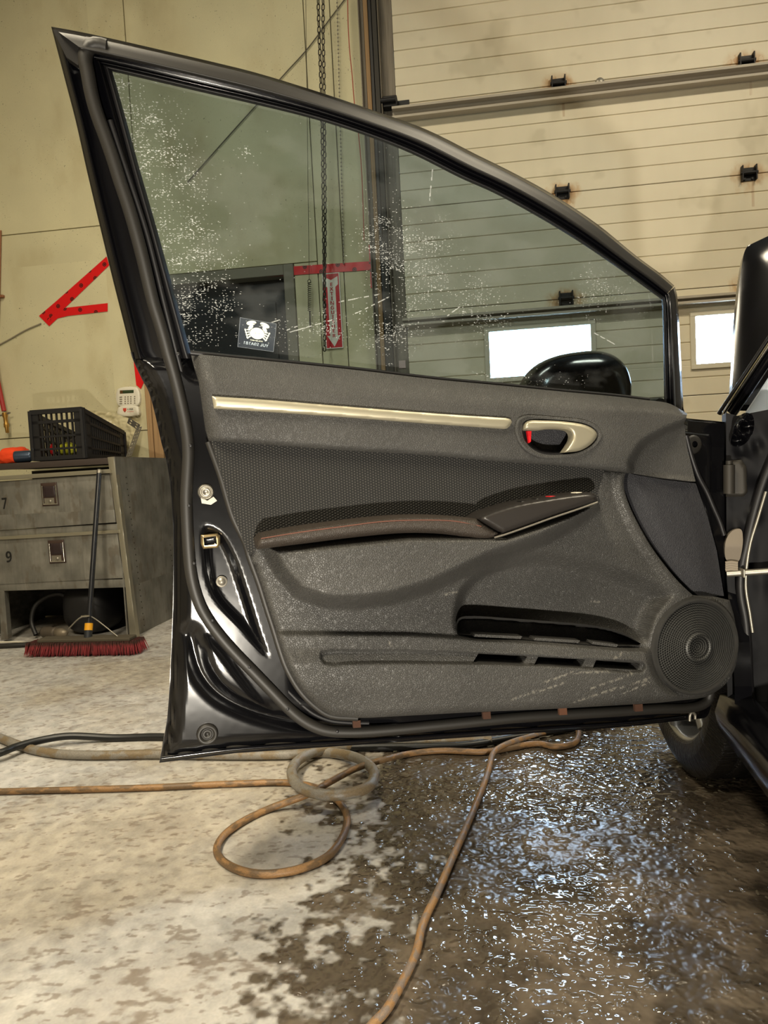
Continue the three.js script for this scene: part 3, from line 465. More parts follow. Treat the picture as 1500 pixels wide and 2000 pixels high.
const CUP = loop([[1019, 840], [1022, 825], [1035, 819], [1090, 820], [1143, 827], [1163, 838], [1169, 850], [1160, 866], [1135, 882], [1101, 888], [1062, 887], [1040, 877], [1025, 861]], 4);
{
  const poly = [...SILL, [1340, 818], [1336, 826], [1342, 874], [1358, 938], ...LOWER, [401, 837], [388, 743], [378, 712]];
  const zone = [...SCOOP, [1345, 815], [1380, 900], [1370, 945], [1229, 930]];
  const wf = (x, y) => {
    const yc = yAt(CREASE, x), ys = yAt(SILL, x), yl = yAt(LOWER, x); let w;
    if (y < yc) w = lerp(0.022, 0.060, Math.sin(clamp((y - ys) / (yc - ys)) * Math.PI / 2)); else w = 0.060 + 0.004 * Math.sin(clamp((y - yc) / (yl - yc)) * Math.PI);
    w -= 0.010 * (1 - Math.sqrt(1 - (1 - clamp((yl - y) / 9)) ** 2)); w -= 0.030 * sst(-3, 11, sd(zone, x, y)) * sst(0, 1, 1);
    w -= 0.03 * (1 - Math.sqrt(1 - (1 - clamp((x - lerp(378, 405, clamp((y - 690) / 170))) / 34)) ** 2));
    return w;
  };
  part(cdoor, 'upper_trim', sheet(poly, wf, { step: 5, back: 0.03, holes: [CUP] }), mVinylUp);
  part(cdoor, 'belt_seal', tube(SILL.filter((_, i) => i % 3 === 0).slice(0, -3).map((p) => P(p[0], p[1] - 1, 0.012)), 0.004, 80, 6), mRubberDark);
  const strip = [...curve([[414, 774], [520, 781], [640, 791], [850, 807.5], [988, 816.5]], 4), [997, 819], [1000, 824], [996, 832], [990, 837], ...curve([[985, 837.5], [850, 828], [640, 812], [520, 804], [418, 797.5]], 4)];
  part(cdoor, 'silver_strip', sheet(strip, rounded(strip, 0.073, 7, 0.004), { step: 4, back: 0.012 }), mSilver, 'long brushed silver trim strip');
  const ring = (p0, w, R, r) => rounded(p0, w, R, r);
  part(cdoor, 'handle_bezel', sheet(BEZEL, (x, y) => 0.0695 - 0.004 * (1 - Math.sqrt(1 - (1 - clamp(sd(BEZEL, x, y) / 4)) ** 2)) - 0.003 * sst(7, 2, -sd(CUP, x, y)), { step: 3, back: 0.01, holes: [CUP] }), mVinylUp);
  part(cdoor, 'handle_cup', sheet(CUP, (x, y) => 0.062 - 0.040 * sst(0, 9, sd(CUP, x, y)), { step: 3 }), mCover);
  const LEV = [...curve([[1023, 839], [1024, 830], [1031, 822], [1060, 821], [1100, 823], [1143, 830], [1162, 841], [1166, 850], [1157, 865], [1133, 880], [1101, 884]], 4), ...curve([[1108, 874], [1116, 860], [1117, 849], [1112, 842], [1098, 838.5], [1070, 838], [1053, 840.5], [1030, 840.5]], 4)];
  part(cdoor, 'handle_lever', sheet(LEV, rounded(LEV, 0.073, 9, 0.007), { step: 3, back: 0.014 }), mSilver, 'silver inner door handle');
  part(cdoor, 'lock_tab', sheet([[1030, 842], [1038, 842], [1037, 862], [1034, 865]], () => 0.062, { step: 6, back: 0.006 }), mRed, 'small red lock tab');
}
// woven insert over the armrest
{
  const poly = [[412, 860], ...LOWER.slice().reverse().filter((p) => p[0] > 420 && p[0] < 1172), [1180, 918], [1166, 956], [1172, 985], [1050, 1020], [800, 1050], [600, 1066], [500, 1072], [487, 1086], [457, 1010], [433, 930]];
  part(cdoor, 'fabric_insert', sheet(poly, (x, y) => 0.043, { step: 10, back: 0.02 }), mMesh, 'dark woven fabric insert of the door panel');
  const e = PANEL_LEFT.map((p) => [p[0] - 2, p[1]]); part(cdoor, 'panel_edge', tube(curve(e, 3).map((p) => P(p[0], p[1], 0.026)), 0.0055, 120, 8), mRubber);
}
const PAD = [[499, 1056], ...curve([[509, 1045], [576, 1032], [672, 1019], [744, 1011], [816, 1007], [888, 1009], [931, 1013]], 4), ...curve([[945, 1022], [963, 1033], [982, 1043.5]], 3), ...curve([[965, 1051], [946, 1054], [905, 1049], [864, 1043], [792, 1041], [696, 1049], [600, 1061], [502, 1073]], 4)];
const SWI = [[931, 1013], ...curve([[945, 1004], [960, 998], [1008, 983], [1080, 970], [1130, 963], [1152, 961.5], [1163, 966], [1167, 975]], 4), [1166, 980], ...curve([[1125, 994], [1080, 1009], [1030, 1027], [982, 1044]], 3), [963, 1033], [945, 1022]];
{
  part(cdoor, 'armrest_pad', sheet(PAD, rounded(PAD, 0.112, 13, 0.02), { step: 4, back: 0.062 }), mLeather, 'brown leather armrest pad with a stitched seam');
  part(cdoor, 'stitch_seam', tube(curve([[510, 1052], [576, 1041], [672, 1028], [744, 1019], [816, 1016], [888, 1018], [940, 1028]], 3).map((p) => P(p[0], p[1], 0.111)), 0.0009, 60, 5), std({ srgb: '#5f3a2e', roughness: 0.8 }));
  part(cdoor, 'switch_panel', sheet(SWI, rounded(SWI, 0.114, 10, 0.018), { step: 4, back: 0.06 }), std({ srgb: '#2a2725', roughness: 0.34 }), 'glossy black window switch panel');
  part(cdoor, 'switch_trim', tube(curve([[966, 1050], [982, 1045.5], [1030, 1029], [1080, 1011], [1125, 996], [1167, 981]], 4).map((p) => P(p[0], p[1], 0.112)), 0.0016, 50, 6), mZinc);
  for (const [x, y, m] of [[1020, 980, mBlackPl], [1048, 975, mBlackPl], [1076, 970.5, mRed], [1126, 963, mWhitePl]]) { const p = P(x, y + 3, 0.085); part(cdoor, 'window_switch', box(p, 0.012, 0.008, 0.02, 0.002, Math.atan2(-EU.z, EU.x)), m); }
}
// lower panel with armrest swell, pocket and slotted groove
const POCKET = [...curve([[893, 1238], [891, 1218], [896, 1208], [910, 1203.5], [1000, 1208], [1067, 1213], [1167, 1223], [1217, 1237], [1257, 1260]], 4), ...curve([[1210, 1262], [1140, 1258], [1067, 1252], [980, 1245], [910, 1240]], 3)];
const GROOVE = loop([[626, 1276], [634, 1271], [700, 1270], [800, 1270], [933, 1275], [1033, 1280], [1153, 1288], [1258, 1295], [1260, 1303], [1252, 1313], [1133, 1305], [1030, 1300], [915, 1297], [800, 1295.5], [700, 1296], [638, 1298], [629, 1292]], 3);
const SLOTS = [[[934, 1276], [1030, 1281], [1022, 1298], [924, 1293.5]], [[1051, 1282.5], [1143, 1287.5], [1136, 1303], [1043, 1299]], [[1164, 1289], [1250, 1295], [1246, 1309], [1158, 1304]]];
const RIDGE = curve([[1223, 921], [1219, 935], [1219, 955], [1229, 987], [1247, 1025], [1270, 1065], [1299, 1105], [1326, 1137], [1356, 1165]], 4);
const SPK = P(1358, 1262, 0.05);
{
  const poly = [[494, 1062], [600, 1050], [800, 1030], [940, 1035], [985, 1032], [1160, 975], [1166, 955], [1178, 920], ...RIDGE, [1400, 1166], [1425, 1172], ...curve([[1433, 1200], [1440, 1240], [1441, 1270], [1437, 1300], [1422, 1330], [1400, 1350], [1375, 1362], [1330, 1368]], 3), [1283, 1373], [1092, 1384], [906, 1392], [720, 1402], ...PANEL_LEFT.slice().reverse().filter((p) => p[1] > 1086)];
  const swell = [[500, 1056], [600, 1050], [800, 1030], [985, 1030], [1168, 972], [1172, 998], [1128, 1033], [1066, 1066], [960, 1103], [898, 1134], [840, 1160], [768, 1181], [696, 1190], [638, 1189], [576, 1168], [537, 1124], [512, 1078]];
  const bay = loop([[890, 1170], [915, 1130], [960, 1104], [1066, 1070], [1120, 1078], [1200, 1098], [1290, 1135], [1318, 1165], [1290, 1205], [1262, 1262], [1080, 1250], [893, 1240]], 4);
  const step = curve([[540, 1233], [700, 1234], [800, 1235.5], [893, 1241], [1000, 1248], [1100, 1256], [1210, 1264], [1262, 1266], [1290, 1268]], 4);
  const ridgeBand = [...RIDGE, [1300, 1165], [1260, 1120], [1200, 1040], [1185, 960], [1185, 921]];
  const wf = (x, y) => {
    let w = 0.042; const s = sst(-3, 29, sd(swell, x, y)); w += 0.072 * s * lerp(0.75, 1, sst(520, 640, x));
    w -= 0.040 * sst(-2, lerp(18, 46, sst(940, 1120, x)), sd(bay, x, y)) * (1 - s);
    w += 0.016 * sst(-2, 9, y - yAt(step, clamp(x, 541, 1289))) + 0.012 * sst(1262, 1300, y) * sst(1402, 1330, y);
    { const m = lineDist(RIDGE, x, y); w += 0.010 * sst(26, 2, m); }
    w -= 0.010 * sst(-1, 3, sd(GROOVE, x, y));
    const r = Math.hypot((x - 1358) / 77, (y - 1262) / 91); w = lerp(w, 0.046, sst(1.30, 1.06, r));
    const e = sd(poly, x, y); w -= 0.022 * (1 - Math.sqrt(1 - (1 - clamp(e / 16)) ** 2)) * (y > 1100 && (x < 720 || y > 1340) ? 1 : 0.3);
    return w;
  };
  part(cdoor, 'lower_panel', sheet(poly, wf, { step: 3, back: 0.03, holes: [POCKET, ...SLOTS] }), mVinyl, 'grey grained lower door panel');
  part(cdoor, 'map_pocket', sheet(POCKET, (x, y) => lerp(0.046, -0.024, sst(0, 5, sd(POCKET, x, y))), { step: 3 }), mVinyl);
  SLOTS.forEach((s) => part(cdoor, 'slot_recess', sheet(s, (x, y) => lerp(0.048, -0.010, sst(0, 3, sd(s, x, y))), { step: 2 }), mVinyl));
  // ribs at the pocket's mouth
  for (const [a, b, c, e] of [[928, 1238.5, 1020, 1243], [1045, 1245.5, 1133, 1251], [1158, 1253, 1207, 1259]]) part(cdoor, 'pocket_rib', sheet([[a, b], [c, e], [c - 3, e + 5], [a - 2, b + 5]], () => 0.046, { step: 8, back: 0.02 }), mVinyl);
}
{
  const cov = [...RIDGE.map((p) => [p[0] + 7, p[1] - 2]), [1414, 1164], [1400, 1076], [1382, 1009], [1359, 944], [1297, 937], [1233, 926]];
  part(cdoor, 'front_cover', sheet(cov, (x, y) => 0.026 + 0.006 * sst(0, 40, sd(cov, x, y)), { step: 8, back: 0.02 }), mCover);
  part(cdoor, 'hinge_side_plate', sheet([[1343, 822], [1414, 828], [1415, 1160], [1402, 1076], [1384, 1009], [1361, 941], [1345, 874]], () => 0.004, { step: 20 }), mPaintIn);
  part(cdoor, 'rubber_plug', lathe([[0.006, 0.006], [0.013, 0.006], [0.017, 0.003], [0.018, 0]], P(1353, 868, 0.004), EW, 20), mRubber);
  part(cdoor, 'wire_loom', tube([[1340, 850], [1350, 890], [1364, 930], [1380, 960], [1393, 990], [1406, 1020], [1414, 1045]].map((p) => P(p[0], p[1], 0.02)), 0.0045, 40, 8), mRubberDark);
  // loudspeaker: rim, domed grille with a raised centre
  const R = 0.0845, tG = dataTex(512, 512, (i, j) => { const x = i / 256 - 1, y = j / 256 - 1, r = Math.hypot(x, y), a = Math.atan2(y, x); const k = Math.max(6, Math.round(r * 118)), m = r * 20 - Math.floor(r * 20) - 0.5, n = (a / (2 * Math.PI) * k + (Math.floor(r * 20) % 2) * 0.5), q = n - Math.floor(n) - 0.5; const v = sst(0.22, 0.4, Math.hypot(m, q)); return [v, v, v]; });
  const uvDisc = (g) => { const p = g.attributes.position, u = g.attributes.uv; for (let i = 0; i < p.count; i++) { const q = V(p.getX(i), p.getY(i), p.getZ(i)).sub(SPK); u.setXY(i, 0.5 + q.dot(EU) / (2 * R), 0.5 + q.y / (2 * R)); } return g; };
  const tGC = dataTex(512, 512, (i, j) => { const k = (j * 512 + i) * 4, v = lerp(0.03, 0.20, tG.image.data[k] / 255); return [v, v, v * 0.97]; }, true);
  part(cdoor, 'speaker_rim', lathe([[R + 0.004, -0.02], [R + 0.004, 0.004], [R + 0.001, 0.008], [R - 0.003, 0.006], [R - 0.004, 0.0]], SPK, EW, 64), mVinylUp);
  part(cdoor, 'speaker_grille', uvDisc(lathe([[R - 0.003, 0.003], [R * 0.7, 0.006], [R * 0.32, 0.007], [R * 0.29, 0.013], [R * 0.26, 0.014], [R * 0.22, 0.008], [0, 0.006]], SPK, EW, 64)), std({ map: tGC, roughness: 0.45, bumpMap: tG, bumpScale: 0.003 }), 'round perforated black loudspeaker grille');
}
// latch, bolts and plugs on the sheet
{
  const disc = (n, x, y, prof, w, m) => part(cdoor, n, lathe(prof, P(x, y, w), EW, 24), m);
  disc('bolt', 402, 961, [[0, 0.003], [0.003, 0.003], [0.0035, 0.005], [0.0065, 0.0055], [0.007, 0.003], [0.009, 0.003], [0.0095, 0.006], [0.011, 0.006], [0.0125, 0.0]], 0.007, mZinc);
  part(cdoor, 'bolt_tab', sheet([[392, 972], [405, 978], [417, 970], [424, 978], [412, 986], [394, 983]], () => 0.010, { step: 6, back: 0.006 }), mZinc);
  disc('bolt', 433, 1136, [[0, 0.004], [0.004, 0.0035], [0.005, 0.001], [0.007, 0.001], [0.009, 0]], -0.002, mZinc);
  disc('grommet', 405, 1433, [[0, 0.001], [0.003, 0.001], [0.0035, 0.004], [0.007, 0.004], [0.0075, 0.002], [0.010, 0.002], [0.0105, 0.006], [0.0145, 0.007], [0.0165, 0.003], [0.017, 0]], 0.0065, mRubber);
  const o = [[392, 1045], [425, 1042], [430, 1048], [430, 1064], [425, 1070], [397, 1072], [392, 1062]], h = [[397, 1050], [422, 1047], [424, 1063], [399, 1066]];
  part(cdoor, 'latch_plate', sheet(o, rounded(o, 0.009, 4, 0.003), { step: 3, back: 0.010, holes: [h] }), std({ srgb: '#c9b184', roughness: 0.28, metalness: 0.9 }));
  part(cdoor, 'latch_recess', sheet(h, (x, y) => lerp(0.0085, 0.0065, sst(0, 3, sd(h, x, y))), { step: 3 }), mPaintIn);
  for (const [x, y] of [[697, 1415], [951, 1398], [1100, 1390], [1248, 1383]]) part(cdoor, 'rust_clip', sheet([[x - 8, y - 7], [x + 7, y - 8], [x + 8, y + 6], [x - 7, y + 7]], () => 0.022, { step: 8, back: 0.006 }), std({ srgb: '#5d3a26', roughness: 0.9, map: dataTex(64, 64, (i, j) => { const v = 0.5 + fbm(i / 7, j / 7, 3, 3) * 0.6; return [v, v, v]; }, true) }), 'small rusty clip');
  part(cdoor, 'drain_nib', tube([[1347, 1408], [1348, 1396], [1352, 1391], [1357, 1395], [1358, 1404]].map((p) => P(p[0], p[1], 0.004)), 0.003, 20, 6), mZinc);
}
// wing mirror beyond the pane
{
  const c = P(1212, 748, 0).addScaledVector(EW, -0.17), g = new THREE.SphereGeometry(1, 40, 28), p = g.attributes.position;
  for (let i = 0; i < p.count; i++) { let x = p.getX(i), y = p.getY(i), z = p.getZ(i); const f = (v, e) => Math.sign(v) * Math.abs(v) ** e; x = f(x, 0.72); y = f(y, 0.78); z = f(z, 0.8); p.setXYZ(i, x * (0.118 - 0.012 * (y > 0 ? y : 0)), y * 0.082 - x * 0.012, z * 0.075); }
  g.computeVertexNormals(); g.applyMatrix4(new THREE.Matrix4().makeBasis(EU, V(0, 1, 0), EU.clone().cross(V(0, 1, 0))).setPosition(c));
  part(cdoor, 'side_mirror', g, mPaint, 'black wing mirror housing beyond the window');
  part(cdoor, 'mirror_arm', rod(c.clone().addScaledVector(V(0, 1, 0), -0.04).addScaledVector(EU, -0.06), P(1290, 800, -0.03), 0.022, 14), mBlackPl);
}
// ---- car body round the door opening
{
  // front wing, cut for the wheel
  const WS = 0.315, WV = 0.31; const sh = []; const A = (s, v) => sh.push([s, v]);
  A(0.05, 0.24); A(0.05, 0.75); A(0.25, 0.77); A(0.7, 0.77); A(1.08, 0.72); A(1.1, 0.45); A(1.05, 0.26); A(WS + 0.37, 0.26); for (let k = 0; k <= 14; k++) { const a = k / 14 * Math.PI; A(WS + Math.cos(a) * 0.36, WV + Math.sin(a) * 0.36); } A(WS - 0.355, 0.22);
  part(car, 'front_wing', slab(sh.map(([s, v]) => carP(s, v, 0.0)), CR, 0.03), mPaint);
  // wheel
  const wc = carP(WS, WV, -0.042), w = sub(car, 'front_wheel', wc), ax = CR.clone().multiplyScalar(-1).applyAxisAngle(V(0, 1, 0), 0.12);
  const tread = []; for (let k = 0; k <= 4; k++) { const y = -0.012 - k * 0.042; tread.push([0.306, y], [0.309, y - 0.004], [0.309, y - 0.034], [0.306, y - 0.038], [0.300, y - 0.04]); }
  part(w, 'tyre', lathe([[0.228, -0.008], [0.236, 0.002], [0.266, 0.006], [0.290, -0.003], ...tread, [0.285, -0.215], [0.22, -0.215]], wc, ax, 64), std({ srgb: '#0e0d0d', roughness: 0.34, bumpMap: rep(mPaintIn.bumpMap, 40, 3), bumpScale: 0.004 }), 'black tyre with wet tread');
  const rim = [lathe([[0.228, -0.14], [0.217, -0.06], [0.219, -0.012], [0.229, -0.003], [0.236, -0.008]], wc, ax, 48), lathe([[0, -0.006], [0.03, -0.006], [0.036, -0.014], [0.06, -0.022], [0.07, -0.06], [0, -0.06]], wc, ax, 24)];
  for (let k = 0; k < 5; k++) for (const o of [-0.16, 0.16]) { const a = k / 5 * Math.PI * 2 + 0.3, d1 = V(0, 1, 0).applyAxisAngle(ax, a + o * 0.6), d2 = V(0, 1, 0).applyAxisAngle(ax, a + o); rim.push(rod(wc.clone().addScaledVector(d1, 0.045).addScaledVector(ax, -0.02), wc.clone().addScaledVector(d2, 0.222).addScaledVector(ax, -0.014), 0.013, 8)); }
  part(w, 'alloy_rim', rim, std({ srgb: '#aeb0b2', roughness: 0.3, metalness: 0.9 }), 'silver spoked alloy rim');
  part(w, 'brake_disc', lathe([[0.02, -0.1], [0.135, -0.1], [0.135, -0.115], [0.02, -0.115]], wc, ax, 32), mZinc);
  // rocker: painted outer face, seal channel, tread plate; swept along the body
  const sweep = (prof, s0, s1) => { const pos = [], n = 14; for (let i = 0; i < n; i++) for (let j = 0; j < prof.length - 1; j++) { const q = [lerp(s0, s1, i / n), lerp(s0, s1, (i + 1) / n)], a = carP(q[0], prof[j][1], prof[j][0]), b = carP(q[1], prof[j][1], prof[j][0]), c = carP(q[1], prof[j + 1][1], prof[j + 1][0]), d = carP(q[0], prof[j + 1][1], prof[j + 1][0]); for (const p of [a, b, c, a, c, d]) pos.push(p.x, p.y, p.z); } const g = new THREE.BufferGeometry(); g.setAttribute('position', new THREE.Float32BufferAttribute(pos, 3)); g.setAttribute('uv', new THREE.Float32BufferAttribute(new Array(pos.length / 3 * 2).fill(0), 2)); const m = mergeVertices(g, 1e-4); m.computeVertexNormals(); return m; };
  part(car, 'rocker', sweep([[0.10, 0.175], [0.02, 0.18], [-0.012, 0.20], [-0.018, 0.235], [-0.008, 0.268], [0.012, 0.285], [0.035, 0.285]], 0.03, -1.6), mPaint, 'black painted door sill, wet and shiny');
  part(car, 'sill_channel', sweep([[0.035, 0.285], [0.045, 0.27], [0.065, 0.27], [0.07, 0.33], [0.085, 0.345], [0.15, 0.35], [0.16, 0.30], [0.5, 0.28]], 0.06, -1.6), mPaintIn);
  part(car, 'sill_seal', rod(carP(0.02, 0.349, 0.088), carP(-1.6, 0.349, 0.088), 0.010, 10), mRubber);
  part(car, 'tread_plate', sweep([[0.105, 0.352], [0.112, 0.356], [0.15, 0.356], [0.156, 0.35]], -0.1, -1.6), mBlackPl);
  // hinge pillar and what hangs on it
  const PN = V(-0.25, 0, 1).normalize(), PL = carP(-0.004, 0, 0.03); const onPil = (x, y, w = 0) => onPlane(x, y, PL.clone().addScaledVector(PN, w), PN), uvP = (p) => [p.x, p.y];
  const pil = [[1418, 806], [1440, 812], [1500, 800], [1530, 800], [1530, 1470], [1470, 1445], [1432, 1420], [1422, 1390], [1420, 1330]];
  const bump = [[1448, 880, 14], [1480, 870, 10], [1452, 940, 12], [1484, 945, 9], [1440, 1040, 16], [1470, 1010, 12]];
  part(car, 'hinge_pillar', sheet(pil, (x, y) => { let w = 0; for (const [a, b, r] of bump) { const q = Math.hypot(x - a, (y - b) * 0.8) / r; w += 0.010 * Math.exp(-q * q) * (r % 4 ? -1 : 1); } return w + 0.006 * vnoise(x / 24, y / 60, 4); }, { step: 6, map: onPil, nrm: PN, uvf: uvP, back: 0.1 }), std({ srgb: '#0d0d10', roughness: 0.6, specularIntensity: 0.35, bumpMap: mPaintIn.bumpMap, bumpScale: 0.003 }));
  const pp = (x, y, w) => onPil(x, y, w);
  const hinge = (y, nm) => { const o = [[1418, y - 38], [1448, y - 40], [1458, y - 26], [1460, y + 24], [1452, y + 32], [1418, y + 32]]; part(car, 'door_hinge', merge([sheet(o, rounded(o, 0.014, 6, 0.006), { step: 4, map: onPil, nrm: PN, uvf: uvP, back: 0.014 }), rod(pp(1424, y - 30, 0.03), pp(1424, y + 26, 0.03), 0.010, 12), rod(pp(1424, y - 38, 0.03), pp(1424, y - 28, 0.03), 0.006, 8), boxAB(pp(1414, y - 24, 0.008), pp(1432, y - 18, 0.034)), boxAB(pp(1414, y + 18, 0.008), pp(1432, y + 24, 0.034))]), mDarkSteel); };
  hinge(938);
  part(car, 'wiring_boot', sheet(loop([[1418, 1055], [1432, 1036], [1447, 1034], [1451, 1050], [1448, 1080], [1442, 1096], [1420, 1096]]), (x, y) => 0.034 - 0.02 * Math.abs(y - 1066) / 60, { step: 4, map: onPil, nrm: PN, uvf: uvP, back: 0.03 }), std({ srgb: '#6f665a', roughness: 0.75 }), 'tan rubber wiring boot between door and pillar');
  const bel = []; for (let k = 0; k < 4; k++) bel.push(tube([[1417, 1100 + k * 4.5], [1428, 1098 + k * 4.5], [1441, 1100 + k * 4.5]].map((p) => pp(p[0], p[1], 0.03)), 0.0035, 14, 6)); part(car, 'boot_bellows', merge(bel), std({ srgb: '#7c7264', roughness: 0.7 }));
  part(car, 'check_strap', merge([rod(pp(1420, 1121, 0.03), pp(1520, 1114, 0.04), 0.006, 8), boxAB(pp(1440, 1124, 0.02), pp(1456, 1112, 0.05), 0.003)]), mZinc, 'metal check strap that holds the door');
  part(car, 'opening_seal', tube(curve([[1512, 890], [1490, 945], [1472, 1005], [1458, 1065], [1447, 1120], [1447, 1160], [1456, 1210], [1461, 1270], [1464, 1340], [1470, 1395], [1488, 1440], [1520, 1478]], 3).map((p) => pp(p[0], p[1], 0.02)), 0.008, 110, 8), mRubberDark);
  part(car, 'seal_bead', tube(curve([[1496, 960], [1478, 1020], [1466, 1060], [1458, 1110], [1457, 1150], [1465, 1200], [1470, 1235]], 3).map((p) => pp(p[0], p[1], 0.028)), 0.003, 70, 6), mZinc);
  part(car, 'pillar_cover', sheet(loop([[1425, 1190], [1440, 1230], [1452, 1290], [1456, 1350], [1452, 1400], [1440, 1408], [1432, 1390], [1440, 1330], [1436, 1270], [1424, 1225]]), () => 0.012, { step: 5, map: onPil, nrm: PN, uvf: uvP, back: 0.02 }), std({ srgb: '#403a33', roughness: 0.6 }));
  part(car, 'kick_panel', slab([carP(0.05, 0.30, 0.16), carP(-0.55, 0.30, 0.16), carP(-0.55, 0.40, 0.17), carP(-0.1, 0.78, 0.17), carP(0.05, 0.86, 0.16)], CR, 0.02), std({ srgb: '#141416', roughness: 0.3, bumpMap: mPaintIn.bumpMap, bumpScale: 0.004 }));
  part(car, 'cabin_floor', boxAB(carP(0.3, 0.22, 0.2), carP(-1.6, 0.29, 1.5)), mCarpet);
  part(car, 'dashboard', slab([carP(0.42, 0.60, 0.14), carP(-0.02, 0.58, 0.14), carP(-0.08, 0.70, 0.14), carP(-0.02, 0.77, 0.14), carP(0.20, 0.79, 0.14), carP(0.42, 0.80, 0.14)], CR, 1.35), mPlBlack);
  part(car, 'firewall', slab([carP(0.40, 0.2, 0.05), carP(0.40, 0.2, 1.6), carP(0.40, 0.79, 1.6), carP(0.40, 0.79, 0.05)], CF, 0.03), mCarpet);
  // windscreen pillar, windscreen, cowl
  const a0 = onCar(1424, 806, 0.05), a1 = onCar(1505, 655, 0.10), dir = a1.clone().sub(a0); const a2 = a0.clone().addScaledVector(dir, 4.2).addScaledVector(CR, 0.08);
  const off = (p, f, i) => p.clone().addScaledVector(CF, f).addScaledVector(CR, i);
  part(car, 'windscreen_pillar', tube([off(a0, 0, 0.006), off(a0.clone().lerp(a2, 0.5), 0, 0.006), off(a2, 0, 0.006)], 0.0105, 20, 10), mPaint);
  part(car, 'pillar_chrome', tube([off(a0, 0.0, -0.010), off(a0.clone().lerp(a2, 0.5), 0.0, -0.010), off(a2, 0.0, -0.010)], 0.0042, 20, 8), mChrome);
  part(car, 'pillar_seal', tube([off(a0, 0.022, -0.014), off(a0.clone().lerp(a2, 0.5), 0.022, -0.014), off(a2, 0.022, -0.014)], 0.0045, 20, 8), mRubberDark);
  part(car, 'pillar_chrome', tube([off(a0, 0.034, -0.008), off(a0.clone().lerp(a2, 0.5), 0.034, -0.008), off(a2, 0.034, -0.008)], 0.0045, 20, 8), mChrome);
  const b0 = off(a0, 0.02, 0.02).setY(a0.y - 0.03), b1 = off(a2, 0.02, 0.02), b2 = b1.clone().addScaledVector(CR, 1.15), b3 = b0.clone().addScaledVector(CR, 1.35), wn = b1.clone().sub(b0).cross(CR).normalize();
  part(car, 'windscreen', slab([b0, b1, b2, b3], wn, 0.005), std({ srgb: '#eef4fa', transmission: 0.6, thickness: 0, roughness: 1 }), 'windscreen with its bright glare put in as white colour');  // reflected glare put into the pane as a white translucent colour
  part(car, 'cowl', slab([carP(0.12, 0.79, 0.04), carP(0.5, 0.82, 0.06), carP(0.5, 0.82, 1.55), carP(0.12, 0.79, 1.55)], V(0, 1, 0), 0.012), mBlackPl);
  part(car, 'fender_bracket', merge([sheet(loop([[1428, 868], [1432, 842], [1440, 818], [1456, 806], [1470, 812], [1472, 840], [1460, 862], [1444, 872]]), (x, y) => 0.03 + 0.02 * Math.sin(x / 7) * Math.sin(y / 9), { step: 3, map: onPil, nrm: PN, uvf: uvP, back: 0.02 })]), mPaint);
  // raised hood: curved panel leaning forward, its outer face towards the cabin
  const hood = (px, py) => { const p0 = carP(0.46, 0.90, 0.1), n = CF.clone().multiplyScalar(-0.9).add(V(0, 0.43, 0)).normalize(); return [p0, n]; };
  const [hp, hn] = hood(); const onHood = (x, y, w = 0) => onPlane(x, y, hp.clone().addScaledVector(hn, w), hn);
  const hpoly = [...curve([[1432, 790], [1430, 760], [1433, 710], [1436, 640], [1441, 580], [1447, 530], [1454, 492], [1460, 480]], 4), [1500, 461], [1700, 400], [2000, 360], [2000, 800]];
  part(car, 'hood', sheet(hpoly, (x, y) => 0.02 * (1 - Math.exp(-Math.max(0, sd(hpoly, x, y)) / 26)), { step: 14, map: onHood, nrm: hn, uvf: uvP, back: 0.03 }), mPaint, 'raised black hood');
}
